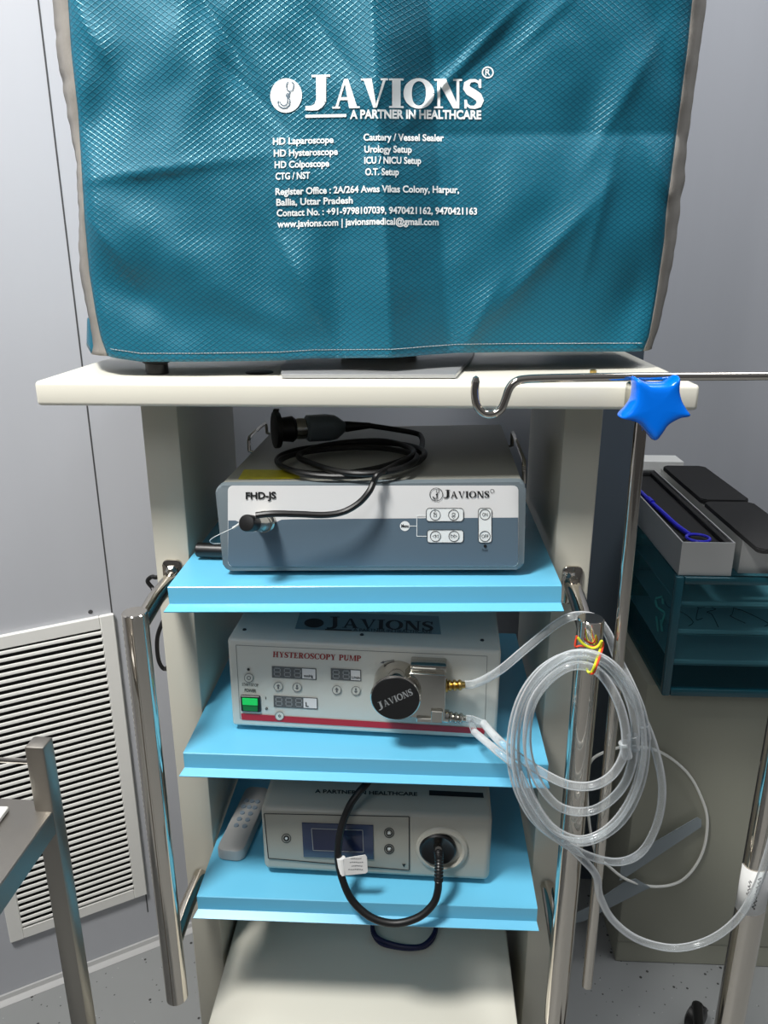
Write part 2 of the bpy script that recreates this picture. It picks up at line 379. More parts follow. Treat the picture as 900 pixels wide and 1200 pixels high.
def put(bm, fn, vf, x0, y0, x1, y1, h, cap=1.0, squash=True):
    """lay lettering along the picture line (x0,y0)-(x1,y1), cap height h px; fn gives the point on the printed face"""
    vs, fs = vf; nv = norm(vs, cap); L = math.hypot(x1-x0, y1-y0); ux, uy = (x1-x0)/L, (y1-y0)/L
    nb = []
    for a, b in nv: nb.append(bm.verts.new(fn(x0+ux*a*L+uy*b*h, y0+uy*a*L-ux*b*h)))
    for f in fs:
        try: bm.faces.new([nb[i] for i in f])
        except ValueError: pass
def txt(bm, fn, s, x0, y0, x1, y1, h, bold=.0): put(bm, fn, sans(s, bold), x0, y0, x1, y1, h, CAPH)
def ppoly(bm, fn, pts): bm.faces.new([bm.verts.new(fn(x, y)) for x, y in pts])
def prect(bm, fn, x0, y0, x1, y1): ppoly(bm, fn, [(x0, y0), (x1, y0), (x1, y1), (x0, y1)])
def pdisc(bm, fn, cx, cy, r, ry=None, n=24): ry = ry or r; ppoly(bm, fn, [(cx+r*math.cos(2*math.pi*i/n), cy+ry*math.sin(2*math.pi*i/n)) for i in range(n)])
def pline(bm, fn, pts, w_, closed=False):
    g = Gl(); q = list(pts)+([pts[0], pts[1]] if closed else []); g.stroke(q, [w_]*len(q))
    nb = [bm.verts.new(fn(*p)) for p in g.v]
    for f in g.f: bm.faces.new([nb[i] for i in f])
def pring(bm, fn, cx, cy, r, w_, ry=None, n=24): ry = ry or r; pline(bm, fn, [(cx+r*math.cos(2*math.pi*i/n), cy+ry*math.sin(2*math.pi*i/n)) for i in range(n)], w_, True)
def pframe(bm, fn, x0, y0, x1, y1, r, w_):
    pts = rrect(x0, x1, y0, y1, r, 4); pline(bm, fn, pts, w_, True)
def steth(bm, fn, cx, cy, k, w_):
    """the J shaped stethoscope of the round emblem"""
    S = lambda x, y: (cx+x*k, cy-y*k)
    pline(bm, fn, [S(*p) for p in ((.12, .78), (.02, .72), (.0, .5), (.06, .3), (.2, .24), (.36, .3), (.42, .52), (.4, .72), (.3, .78))], w_)
    pline(bm, fn, [S(*p) for p in ((.2, .24), (.17, .08), (.06, .0), (.12, -.1), (.2, -.3), (.16, -.56), (0, -.72), (-.22, -.74), (-.42, -.62), (-.5, -.42), (-.46, -.3))], w_*1.2)
    pline(bm, fn, [S(*p) for p in ((.06, -.12), (.06, -.42), (-.04, -.56), (-.2, -.58), (-.34, -.48), (-.38, -.36))], w_)
    pring(bm, fn, *S(.08, .0), .1*k, w_, n=12)

# ================================================================== SETTING
bm = new(); box(bm, -4, 4, -3.2, 4, -.05, 0); struct('floor', bm, 'floor')
WU = V((.859, .512, 0)).normalized(); WP = V((-.4663, .3872, 0)); WF = Frame(WP, WU)      # the wall behind, turned to the trolley
bm = new(); box(bm, -2.2, 4.5, 0, .1, 0, 2.9, mtx=WF.M()); wl = struct('wall_back', bm, 'wall')
bm = new()
for u in (-.004,):
    box(bm, u-.0011, u+.0011, -.0006, .002, .08, 2.9, mtx=WF.M())
lathe(bm, [(0, 0), (0, .004), (.0012, .003), (.0012, 0)], WF.P(*WF.loc(WF.front(106, 717)).xyz), WF.d*-1, 10)
obj('seam', bm, 'seam', wl)
bm = new(); prism(bm, [(0, 0), (.0, .014), (.003, .013), (.006, .006), (.012, .003), (.016, 0)][::-1], 0, 1)      # a coved skirting
for v in bm.verts: u = v.co.y; v.co = WF.P(-1.8+u*4.2, -v.co.x, v.co.z+.0005)
struct('baseboard_back', bm, 'trim', 35)
bm = new(); zprism(bm, [(.335, .60), (.4635, .60), (.4635, .938), (.335, .862)], 0, 2.6); struct('dark_strip_block', bm, 'dark_strip')  # grey-blue upright block filling the dark strip right of the trolley

# vent grille on the wall
vt = thing('vent_grille', 'white louvred vent grille set low in the grey wall, left of the trolley', 'vent', WF.P(-.125, 0, .13))
VW0, VW1, VZ0, VZ1, FR = -.250, -.002, .130, .742, .024
bm = new()
for a in ((VW0, VW0+FR, VZ0, VZ1), (VW1-FR, VW1, VZ0, VZ1), (VW0+FR, VW1-FR, VZ0, VZ0+FR), (VW0+FR, VW1-FR, VZ1-FR, VZ1)):
    box(bm, a[0], a[1], -.008, .0, a[2], a[3], .0015, 1, WF.M())
obj('frame', bm, 'vent', vt)
bm = new(); box(bm, VW0+FR, VW1-FR, -.0015, -.0005, VZ0+FR, VZ1-FR, mtx=WF.M()); obj('gap_shade_sheet', bm, 'black', vt)  # flat black sheet painting the deep shade between the slats
bm = new(); ns = 43; pz = (VZ1-VZ0-2*FR)/ns
for i in range(ns):
    z = VZ0+FR+pz*(i+.5)
    n0 = len(bm.verts); prism(bm, [(-.0008, -.0030), (.0006, -.0030), (.0016, -.0020), (.0018, .0016), (.0010, .0030), (-.0004, .0034), (-.0010, .0026)], 0, 1)
    for v in list(bm.verts)[n0:]:
        L = v.co.y; v.co = WF.P(VW0+FR+L*(VW1-VW0-2*FR), -.0072-v.co.x, z+v.co.z)
obj('slats', bm, 'vent', vt)

# ================================================================== TROLLEY
TR = thing('equipment_trolley', 'cream medical trolley with flat top tray, blue shelves and chrome side handles', 'trolley', (0, .2, 0))
TZ0, TZ1 = 1.1745, 1.202
bm = new(); box(bm, -.3625, .3625, .011, .47, TZ0, TZ1, .0045, 3); obj('top_tray', bm, 'cream', TR)
for s in (-1, 1):
    bm = new(); x0, x1 = (-.279, -.2325) if s < 0 else (.2375, .284)
    box(bm, x0, x1, .1, .385, .06, TZ0, .004, 2); obj('side_post', bm, 'post', TR)
SH = [(.968, -.0054), (.733, .0011), (.506, 0)]
def shelf_frame(i):
    z, t = SH[i]; return Frame((-.23, 0, z+t), (.46, 0, -2*t))
SF = [shelf_frame(i) for i in range(3)]
for i in range(3):
    F = SF[i]; bm = new()
    prof = [(0, 0), (0, -.0225), (-.0095, -.0270), (-.0098, -.0285), (.0016, -.0245), (.0016, -.0018), (.352, -.0018), (.354, .006), (.3555, .006), (.3555, 0), (.3545, 0)]
    prof = [(0, -.001), (0, -.0218), (-.0105, -.0272), (-.0100, -.0284), (.0016, -.0228), (.0016, -.0018), (.355, -.0018), (.355, 0), (.001, 0)]
    a = [bm.verts.new((.0, d, v)) for d, v in prof]; b = [bm.verts.new((.46, d, v)) for d, v in prof]; n = len(prof)
    for k in (2, 3): a[k].co.x -= .0045; b[k].co.x += .002
    bm.faces.new(a); bm.faces.new(b[::-1])
    for k in range(n): bm.faces.new((a[k], b[k], b[(k+1) % n], a[(k+1) % n]))
    xf(bm, bm.verts[:], F.M()); obj('shelf', bm, 'blue', TR, 30)
bm = new(); box(bm, -.227, .216, -.03, .38, .07, .29, .004, 2); obj('base', bm, 'cream', TR)
for sx_ in (-1, 1):
    for y in (.13, .35):
        bm = new(); x = sx_*.245; lathe(bm, [(-.012, 0), (-.012, .022), (-.008, .03), (.008, .03), (.012, .022), (.012, 0)], (x, y, .03), (1, 0, 0), 20)
        cyl(bm, (x, y, .035), (x, y, .0605), .008, 12); obj('caster', bm, 'pblack', TR)
for s in (-1, 1):
    X = -.2645 if s < 0 else .2615; Z0, Z1 = (.347, .9395) if s < 0 else (.334, .9425); Y = -.02
    bm = new(); cyl(bm, (X, Y, Z0), (X, Y, Z1), .0150, 32, bev=.0012); h = obj('handle', bm, 'chrome', TR)
    for z in (.928, .445):
        bm = new(); xb = -.2555 if s < 0 else .2615
        tube(bm, [V((X, Y+.01, z-.012)), V((xb*.4+X*.6, .04, z)), V((xb, .0985, z+.006))], .0105, 16); obj('arm', bm, 'chrome', h)
        if z > .9:
            bm = new(); prism(bm, rrect(xb-.013, xb+.013, z-.022, z+.030, .007), .0965, .0999, bev=.001); obj('bracket', bm, 'chrome', h)
            bm = new(); lathe(bm, [(0, 0), (0, .0075), (.003, .0075), (.0055, .004), (.0055, 0)], (xb-.001, .0966, z+.016), (0, -1, 0), 6); b_ = obj('bolt', bm, 'nickel', h); 

# ================================================================== MONITOR UNDER COVER
MO = thing('monitor', 'silver stand plate on the top tray, monitor above hidden by the teal cover', 'monitor', (0, .15, TZ1))
bm = new(); q = [onz(*p, 1.2055) for p in ((330, 440.5), (534, 440.5), (553, 420))]
pl = [(q[0].x, q[0].y), (q[1].x, q[1].y), (q[2].x, q[2].y), (q[2].x+.01, .30), (q[0].x-.02, .30), (q[0].x-.012, .1)]
zprism(bm, pl, TZ1+.0012, 1.2078); bmesh.ops.bevel(bm, geom=[e_ for e_ in bm.edges if abs(e_.verts[0].co.z-e_.verts[1].co.z) < 1e-6 and e_.verts[0].co.z > 1.204], offset=.0008, segments=2, affect='EDGES')
obj('base_plate', bm, 'polished', MO)
bm = new(); box(bm, -.04, .06, .200, .222, 1.2078, 1.30, .004); obj('neck', bm, 'caselid', MO)
bm = new(); box(bm, -.30, .31, .142, .178, 1.275, 1.66, .006); obj('screen_housing', bm, 'caselid', MO)
bm = new(); fo = onz(182, 439, TZ1)
lathe(bm, [(.0003, 0), (.0003, .013), (.012, .013), (.014, .0165), (.017, .0165), (.019, .0125), (.036, .0125), (.036, 0)], (fo.x, .075, TZ1), (0, 0, 1), 20)
tag(obj('foot', bm, 'pblack', MO), 'short black foot')
bm = new(); lathe(bm, [(.0002, 0), (.0002, .0165), (.0012, .0165), (.0016, .014), (.0016, 0)], onz(304, 437, TZ1), (0, 0, 1), 28)
tag(obj('disc', bm, 'pblack'), 'dark round grommet in the top tray, left of the silver plate', 'disc')  # thin black disc lying flat on the tray top

# ================================================================== TEAL COVER
YC = .07
def yb(X): t = max(0., X-.03); return .050+.03*max(0, min(1, (X+.2)/.3))+.17*t
def interp(tab, v):
    if v <= tab[0][0]: (a, b), (c, d) = tab[0], tab[1]
    elif v >= tab[-1][0]: (a, b), (c, d) = tab[-2], tab[-1]
    else:
        for (a, b), (c, d) in zip(tab, tab[1:]):
            if a <= v <= c: break
    return b+(d-b)*(v-a)/(c-a)
LEFT = [(-170, 63), (0, 77), (60, 81), (130, 89), (260, 97), (320, 102.4), (368, 110), (396, 116), (418, 124)]
RIGHT = [(-170, 828), (0, 813), (55, 807.5), (154, 794.7), (198, 789), (250, 782), (280, 780), (350, 770), (395, 762), (412, 755)]
LOUT = [(-170, 47), (0, 62), (60, 67), (190, 90), (260, 93), (298, 93), (326, 95), (352, 100), (378, 106), (406, 110), (417, 108)]
ROUT = [(-170, 843), (0, 827.7), (92, 815), (147, 807.5), (220, 800), (275, 792), (300, 790), (319, 785), (370, 775), (410, 763)]
BOT = [(124, 418), (165, 424), (230, 424), (329, 422.5), (367, 420), (460, 419.3), (500, 416), (535, 413.5), (600, 412.5), (755, 412)]
# folds: picture centre, direction (deg), half length, half width, height in metres; 's' = sharp crease
FOLDS = [('v', 262, 38, 58, 62, 9, -.0050), ('v', 292, 105, 47, 58, 10, -.0050), ('g', 250, 60, 110, 80, 22, .0040), ('g', 120, 120, 110, 60, 26, -.0065),
         ('a', 185, 200, -8, 95, 26, .0075), ('g', 205, 300, 35, 120, 30, .0060), ('g', 170, 350, 30, 90, 26, -.0065),
         ('a', 352, 330, 62, 75, 26, .0070), ('g', 398, 350, 88, 90, 24, -.0085), ('g', 310, 390, 20, 60, 16, -.003), ('g', 345, 190, 80, 70, 22, .0040),
         ('r', 545, 72, 133, 92, 5, .0048), ('g', 585, 60, 134, 100, 30, -.0075), ('g', 500, 90, 134, 80, 26, -.0060), ('a', 640, 300, 132, 95, 40, .0110), ('a', 560, 380, 118, 50, 22, .0060),
         ('a', 706, 240, 105, 85, 34, .0085), ('a', 735, 110, 120, 80, 30, .0070), ('g', 775, 60, 80, 60, 14, -.005), ('a', 778, 215, 62, 60, 14, .0050), ('g', 690, 130, 110, 70, 26, -.006),
         ('g', 745, 350, 120, 70, 26, -.009), ('g', 620, 230, 135, 80, 26, .003), ('g', 210, 30, 95, 60, 20, .004), ('v', 385, 45, 55, 60, 16, -.005), ('a', 640, 25, 135, 60, 20, .005), ('a', 110, 45, 60, 50, 18, .005), ('a', 130, 290, 50, 60, 18, .005)]
def hgt(px, py):
    h = 0
    cx = 437+(py/418)*22; t = px-cx; A = .0200                # the upright centre fold: a ridge, then a face turned away, then a soft valley
    if t < 0: h += A*math.exp(t/55)
    elif t < 66: h += A*(1-1.35*t/66)
    else: h += -.35*A*math.exp(-(t-66)/60)
    cy = 158-(px-470)*.004
    k = max(0, min(1, (px-440)/30)); h -= .0055*k*math.exp(-abs(py-cy)/26)      # the flat storage crease across
    for kind, fx, fy, ang, L, W_, A in FOLDS:
        a = math.radians(ang); dx, dy = px-fx, py-fy; s = dx*math.cos(a)+dy*math.sin(a); t = -dx*math.sin(a)+dy*math.cos(a)
        if abs(s) > 2.6*L or abs(t) > 5*W_: continue
        if kind == 'g' or kind == 'r': q = math.exp(-(t/W_)**2)
        elif kind == 'v': q = math.exp(-abs(t)/W_)
        else: q = math.exp(-abs(t)/(W_ if t*(1 if math.cos(a) > 0 else -1) < 0 else W_*.38))      # lit long flank above, short flank below
        h += A*q*math.exp(-(s/L)**2)
    p = V((px/95, py/95, 3.1)); h += .0035*noise.noise(p)+.0016*noise.noise(p*2.3)
    return h
def pic(p): d = p-CAM; z = d.dot(FW); return 450+FPX*d.dot(RT)/z, 600-FPX*d.dot(UP)/z
def cloth(px, py, off=0):
    q = ony(px, py, YC)
    return V((q.x, yb(q.x)+(YC-.07)-hgt(px, py)-off, q.z)) if False else _cloth(px, py, off)
def _cloth(px, py, off):
    y = YC
    for _ in range(3):
        q = ony(px, py, y); y = yb(q.x)-hgt(px, py)
    return V((q.x, y-off, q.z))
CV = thing('dust_cover', 'teal ripstop dust cover with white printing and grey edging, over the monitor', 'cover', (0, .15, 1.21))
NX, NY = 170, 116
bm = new(); uvl = bm.loops.layers.uv.new('UVMap'); G = []; UVS = {}
for j in range(NY+1):
    row = []
    for i in range(NX+1):
        s = i/NX; t = j/NY
        xb_ = 124+(755-124)*s; bot = interp(BOT, xb_); py = -170+(bot+170)*t
        xl = interp(LEFT, min(py, 418)); xr = interp(RIGHT, min(py, 412)); px = xl+(xr-xl)*s
        p = _cloth(px, py, 0); edge = min(s, 1-s)
        if edge < .03: p.y += .006*(1-edge/.03)**2           # the cloth turns back into the edging
        v = bm.verts.new(p); row.append(v); UVS[v] = (p.x+.01*math.sin(p.z*9), p.z)
    G.append(row)
for j in range(NY):
    for i in range(NX):
        f = bm.faces.new((G[j][i], G[j][i+1], G[j+1][i+1], G[j+1][i]))
        for l in f.loops: l[uvl].uv = UVS[l.vert]
edgeL = [G[j][0].co.copy() for j in range(NY+1)]; edgeR = [G[j][NX].co.copy() for j in range(NY+1)]; topE = [v.co.copy() for v in G[0]]; botE = [v.co.copy() for v in G[NY]]
front = obj('front_panel', bm, 'cloth', CV, 60)
so = front.modifiers.new('thickness', 'SOLIDIFY'); so.thickness = .0006; so.offset = 1 if False else 0
def strip(bm, A, B, uvl=None, w_=1):
    a = [bm.verts.new(p) for p in A]; b = [bm.verts.new(p) for p in B]
    for k in range(len(a)-1):
        f = bm.faces.new((a[k], a[k+1], b[k+1], b[k]))
        if uvl:
            for l in f.loops: l[uvl].uv = (l.vert.co.x+l.vert.co.y, l.vert.co.z)
    return a, b
outL, outR = [], []
for j in range(NY+1):
    py = -170+(417+170)*j/NY; q = ony(interp(LOUT, py), py, edgeL[j].y+.045); outL.append(V((q.x+.002*noise.noise(V((0, py/14, 1))), q.y, edgeL[j].z*.35+q.z*.65)))
    py = -170+(410+170)*j/NY; q = ony(interp(ROUT, py), py, edgeR[j].y+.040); outR.append(V((q.x+.002*noise.noise(V((4, py/22, 1))), q.y, edgeR[j].z*.35+q.z*.65)))
for E_, O_ in ((edgeL, outL), (edgeR, outR)):
    bm = new(); mid = [(a*.55+b*.45)+V((0, -.002+.003*noise.noise(V((5, k/6, 2))), 0)) for k, (a, b) in enumerate(zip(E_, O_))]
    strip(bm, E_, mid); strip(bm, mid, O_); bmesh.ops.remove_doubles(bm, verts=bm.verts[:], dist=1e-5)
    o = obj('edging', bm, 'binding', CV, 60); so = o.modifiers.new('thickness', 'SOLIDIFY'); so.thickness = .0012; so.offset = 0
bm = new(); uvl = bm.loops.layers.uv.new('UVMap')
backL = []
for k, p in enumerate(outL):                   # the rear sheet hangs a little wider at the bottom left corner
    t = max(0, min(1, (k/NY-.88)/.06)); q = ony(103, -170+587*k/NY, p.y+.10); backL.append(V(((p.x-.004)*(1-t)+q.x*t, p.y+.10, p.z)))
backR = [V((p.x-.004, p.y+.13, p.z)) for p in outR]
strip(bm, outL, backL, uvl); strip(bm, backL, backR, uvl); strip(bm, backR, outR, uvl)
ring = topE[::-1][::10]
f = bm.faces.new([bm.verts.new(p) for p in ([topE[0], topE[-1]]+[outR[0], backR[0], backL[0], outL[0]])])
bmesh.ops.remove_doubles(bm, verts=bm.verts[:], dist=1e-5)
o = obj('back_panel', bm, 'cloth', CV, 60); so = o.modifiers.new('thickness', 'SOLIDIFY'); so.thickness = .0006; so.offset = 0
# hem seam
bm = new(); hp = []
for i in range(0, NX+1):
    s = i/NX; x = 124+(755-124)*s; hp.append((min(max(x, 130), 752), interp(BOT, x)-10))
pts = [_cloth(x, y, .0008) for x, y in hp]
for k in range(0, len(pts)-1): tube(bm, [pts[k], pts[k].lerp(pts[k+1], .75)], .00045, 4)
obj('hem_stitching', bm, 'seg', CV)
def warp(px, py):
    return px, py+((440-px)*.030 if px < 440 else (px-440)*.012)*(1 if py > 150 else .7)
CL = lambda px, py: _cloth(*warp(px, py), .0011)
def drape(bm, fn, mx=3.0):
    bmesh.ops.triangulate(bm, faces=bm.faces[:])
    for _ in range(4):
        es = [e_ for e_ in bm.edges if e_.calc_length() > mx]
        if not es: break
        bmesh.ops.subdivide_edges(bm, edges=es, cuts=1); bmesh.ops.triangulate(bm, faces=bm.faces[:])
    for v in bm.verts: v.co = fn(v.co.x, v.co.z)
# big wordmark
CL0, CL = CL, (lambda px, py: V((px, 0, py)))
bm = new()
put(bm, CL, serif_text('J', 1, 0, .30), 358, 126.5, 387, 126.5, 40); put(bm, CL, serif_text('AVIONS', 1.0, .04, .30), 389.5, 126.5, 567, 126.5, 34.5)
pring(bm, CL, 571.5, 84, 6.2, 1.6); txt(bm, CL, 'R', 568.6, 87.3, 574.6, 87.3, 7, .02)
pline(bm, CL, [(358, 134.8), (380, 134.8), (406, 134.8)], 3.6)
txt(bm, CL, 'A PARTNER IN HEALTHCARE', 410, 138.6, 564, 138.6, 9.6, .04)
drape(bm, CL0); wm = tag(obj('wordmark', bm, 'white', CV, 0), 'white printed maker lettering')
bm = new(); 
n_ = 40
pdisc(bm, CL, 335.5, 110, 18.6, 20.2, n_); drape(bm, CL0)
em = tag(obj('emblem', bm, 'white', CV, 0), 'round white emblem')
bm = new(); steth(bm, lambda x, y: _cloth(*warp(x, y), .0017), 336, 110, 20, 1.1); obj('emblem_drawing', bm, 'panelblue', em, 0)
bm = new(); B_ = .030
for s, x0, y, x1 in (('HD Laparoscope', 320, 166, 391), ('HD Hysteroscope', 321, 180, 396), ('HD Colposcope', 322, 193.5, 386), ('CTG / NST', 323, 207, 363.5),
                     ('Cautery / Vessel Sealer', 426, 164.5, 520), ('Urology Setup', 427, 178.5, 482.5), ('ICU / NICU Setup', 427, 191.5, 493.5), ('O.T. Setup', 428, 205, 467.5),
                     ('Register Office : 2A/264 Awas Vikas Colony, Harpur,', 323, 225, 538), ('Ballia, Uttar Pradesh', 324, 237.5, 413.5),
                     ('Contact No. : +91-9798107039, 9470421162, 9470421163', 324.5, 250, 559), ('www.javions.com | javionsmedical@gmail.com', 325, 263, 514)):
    txt(bm, CL, s, x0, y, x1, y, 7.6, B_)
drape(bm, CL0, 6)
obj('lettering', bm, 'white', CV, 0)

# ================================================================== CAMERA CONTROL UNIT (top shelf)
BL = onz(262, 669, .9705); BR = onz(614, 667.5, .9815)
F = Frame(BL, BR-BL, (0, 0, 1)); Wd = (BR-BL).length; Mx = F.M(); HT = F.uv(437, 567)[1]
CU = thing('camera_control_unit', 'grey and white video camera control box on the uppermost blue shelf', 'medical device', F.P(Wd/2, .17, 0))
bm = new(); prism(bm, rrect(0, Wd, 0, HT, .008), 0, .016, Mx, bev=.003); obj('front_frame', bm, 'grey', CU)
bm = new(); box(bm, .003, Wd-.003, .014, .335, .003, HT-.002, .002, 2, Mx); obj('case', bm, 'caselid', CU)
fn = lambda x, y: F.front(x, y, -.0004)
fn2 = lambda x, y: F.front(x, y, -.0008)
fn3 = lambda x, y: F.front(x, y, -.0012)
bm = new(); ppoly(bm, fn, rrect(267, 607.5, 569, 664, 6)); obj('white_panel', bm, 'panelwhite', CU, 0)
bm = new()
ppoly(bm, fn2, [(267.5, 610), (276, 610), (283, 613), (290, 620), (297, 623), (306, 623), (313, 620), (321, 613), (330, 609), (342, 608.5), (607, 606.5), (607.2, 658), (605, 662), (601, 663.5), (272, 664), (268, 661), (267, 657)])
obj('slate_panel', bm, 'panelblue', CU, 0)
bm = new(); txt(bm, fn3, 'FHD-JS', 288, 584.8, 323.5, 584.2, 7.6, .035); obj('lettering', bm, 'ink', CU, 0); bm = new()
pring(bm, fn3, 511.2, 579.5, 7.6, .7); steth(bm, fn3, 511.2, 579.5, 7.6, .6)
put(bm, fn3, serif_text('J', 1), 520, 583.5, 527.5, 583.5, 9.5); put(bm, fn3, serif_text('AVIONS', 1.0, .06), 528, 583.5, 573.5, 583, 7.6)
pring(bm, fn3, 576.8, 575.5, 2.2, .5, n=14)
obj('lettering', bm, 'ink', CU, 0)
bm = new()
for a in ((499.5, 595.5, 543, 611), (500.5, 621, 543, 636), (560.5, 595.5, 576.2, 636)): ppoly(bm, fn3, rrect(a[0], a[2], a[1], a[3], 3.5))
pdisc(bm, fn3, 474.5, 616.5, 5.8); pl_ = [((480, 616.5), (488.5, 616.5)), ((488.5, 604), (488.5, 628.5)), ((488.5, 604), (500, 604)), ((488.5, 628.5), (500, 628.5))]
for p_ in pl_: pline(bm, fn3, p_, .8)
bp_ = obj('button_plate', bm, 'white', CU, 0)
fn4 = lambda x, y: F.front(x, y, -.0016)
bm = new()
for a in ((499.5, 595.5, 543, 611), (500.5, 621, 543, 636), (560.5, 595.5, 576.2, 636)): pframe(bm, fn4, a[0], a[1], a[2], a[3], 3.5, .6)
for cx, cy in ((510, 603.5), (531.5, 603.5), (510.3, 628.5), (532, 628.5), (568.3, 603), (568.3, 628.5)): pring(bm, fn4, cx, cy, 6.0, .7)
txt(bm, fn4, 'ON', 565.2, 605, 571.4, 605, 4, .0); txt(bm, fn4, 'OFF', 564.3, 630.5, 572.4, 630.5, 4, .0); txt(bm, fn4, 'Menu', 470.2, 618.3, 479, 618.3, 4, .02)
for s_, x0, y0 in ((1, 510, 601.5), (-1, 531.5, 605.5)):
    pline(bm, fn4, [(x0-2, y0+.3*s_), (x0, y0-2.6*s_), (x0+2, y0+.3*s_), (x0-2, y0+.3*s_)], .6); pframe(bm, fn4, x0-1.6, min(y0+1.5*s_, y0+4.3*s_), x0+1.6, max(y0+1.5*s_, y0+4.3*s_), .5, .5)
for s_, x0 in ((-1, 510.3), (1, 532)):
    for k in (-3.6, 0): a = x0+s_*k; pline(bm, fn4, [(a, 626.6), (a+s_*3.4, 628.5), (a, 630.4), (a, 626.6)], .6)
pdisc(bm, fn4, 568.6, 640, 1.9, n=12); txt(bm, fn4, 'Power', 565, 646, 572.2, 646, 3, .0)
obj('button_print', bm, 'ink', bp_, 0)
ft_ = lambda x, y: F.top(x, y, HT-.0012)
bm = new(); ppoly(bm, ft_, [(279, 561.5), (286, 550), (348, 551), (352, 561)]); tag(obj('sticker', bm, 'yellow', CU, 0), 'yellow label strip')
for s in (0, 1):
    bm = new(); u = -.004 if s == 0 else Wd+.004; ui = .004 if s == 0 else Wd-.004
    pts = [F.P(*p) for p in ((ui, .19, HT-.006), (u, .19, HT-.004), (u, .192, HT+.010), (u, .20, HT+.014), (u, .30, HT+.014), (u, .308, HT+.010), (u, .31, HT-.004), (ui, .31, HT-.006))]
    if s: pts = [F.P(*p) for p in ((ui, .06, HT-.02), (u, .06, HT-.018), (u, .062, HT+.002), (u, .07, HT+.008), (u, .21, HT+.012), (u, .222, HT+.008), (u, .225, HT-.010), (ui, .225, HT-.012))]
    tube(bm, pts, .0026, 8); obj('side_handle', bm, 'chrome', CU)
for u in (.03, Wd-.03):
    for d in (.035, .30):
        bm = new(); zz = F.loc(SF[0].P(u, d, 0)).z; cyl(bm, F.P(u, d, zz), F.P(u, d, .004), .011, 16); obj('rubber_foot', bm, 'pblack', CU)
s0 = F.front(311, 610)
bm = new(); lathe(bm, [(-.002, .0), (-.002, .0125), (.006, .0125), (.008, .0105), (.014, .0105), (.014, 0)], s0, -F.d, 28); obj('camera_socket', bm, 'nickel', CU)

# camera head, plug and cable: one endoscope camera lying on the box
CH = thing('endoscope_camera', 'endoscope camera head with black coupler and coiled black cable, lying on the grey box', 'endoscope camera', F.P(.13, .25, HT))
ZT = HT-.002
def tp(x, y, h): p = F.loc(F.top(x, y, ZT+h)); return F.P(p.x, p.y, ZT+h)
a0 = tp(324, 507, .028); ax = (tp(410, 503, .022)-a0).normalized(); a0 = a0+V((0, 0, .004))
bm = new(); lathe(bm, [(-.004, 0), (-.004, .017), (-.003, .025), (.0015, .0255), (.004, .0245), (.005, .016), (.013, .017), (.022, .018), (.026, .015), (.027, 0)], a0, ax, 36)
box(bm, -.004, .004, -.004, .004, 0, .004, .001, 1, Matrix.Translation(a0+V((.001, 0, .0245)))); obj('coupler', bm, 'pblack', CH)
bm = new(); lathe(bm, [(.026, 0), (.026, .0135), (.031, .0145), (.038, .0145), (.042, .013), (.042, 0)], a0, ax, 28); obj('mount_ring', bm, 'nickel', CH)
bm = new(); 
sect = []
for h, rw, rh in ((.041, .014, .014), (.044, .0175, .0175), (.072, .0185, .0180), (.084, .0165, .016), (.093, .010, .010), (.097, .007, .007)):
    c = a0+ax*h; sd = ax.cross(V((0, 0, 1))).normalized(); upv = sd.cross(ax)
    r_ = []
    for k in range(24):
        t = 2*math.pi*k/24; cx, cz = math.cos(t), math.sin(t); e_ = 3.2; q_ = (abs(cx)**e_+abs(cz)**e_)**(-1/e_)
        r_.append(bm.verts.new(c+sd*(rw*cx*q_)+upv*(rh*cz*q_)))
    sect.append(r_)
for A, B in zip(sect, sect[1:]):
    for k in range(24): bm.faces.new((A[k], A[(k+1) % 24], B[(k+1) % 24], B[k]))
bm.faces.new(sect[0]); bm.faces.new(sect[-1]); obj('head_body', bm, 'grey', CH)
bm = new(); lathe(bm, [(.094, 0), (.094, .0075), (.100, .0078), (.135, .0042), (.135, 0)], a0, ax, 20); obj('strain_relief', bm, 'pblack', CH)
endp = a0+ax*.134
pts = [endp, tp(484, 507, .012), tp(494, 513, .008), tp(494, 524, .0045), tp(488, 532, .0045), tp(470, 540, .004), tp(440, 549, .004), tp(400, 555, .004), tp(365, 555, .004), tp(338, 550, .0045), tp(325, 541, .005), tp(331, 533, .006), tp(355, 526, .006), tp(395, 522, .006), tp(440, 519, .007), tp(478, 522, .009), tp(497, 530, .010), tp(490, 541, .010), tp(465, 550, .010), tp(425, 557, .010), tp(385, 558, .010), tp(352, 554, .011), tp(328, 545, .011), tp(332, 537, .012), tp(356, 530, .012), tp(400, 525, .012), tp(445, 525, .013), tp(480, 531, .015), tp(488, 538, .016), tp(470, 549, .016), tp(430, 555, .015), tp(395, 552, .015), tp(365, 543, .012), tp(350, 534, .013), tp(372, 524, .013), tp(410, 518, .015), tp(450, 517, .016), tp(478, 524, .016), tp(484, 533, .017), tp(462, 546, .017), tp(443, 556, .016)]
fr = lambda x, y, d: F.front(x, y, d)
pts += [fr(438, 565, -.012), fr(432, 577, -.018), fr(420, 590, -.021), fr(402, 600, -.025), fr(380, 603.5, -.030), fr(350, 602.5, -.036), fr(320, 602, -.042), fr(300, 604, -.044)]
bm = new(); tube(bm, spline(pts, 7), .0038, 10); obj('cable', bm, 'cable', CH)
pc = F.front(309, 609.5, -.008); pe = F.front(289, 608.5, -.046); dv = (pe-pc).normalized(); Lp = (pe-pc).length
bm = new(); lathe(bm, [(0, 0), (0, .0098), (.010, .0098), (.012, .0088), (Lp*.62, .0088), (Lp*.62, 0)], s0-F.d*.012, dv, 28); obj('plug_sleeve', bm, 'nickel', CH)
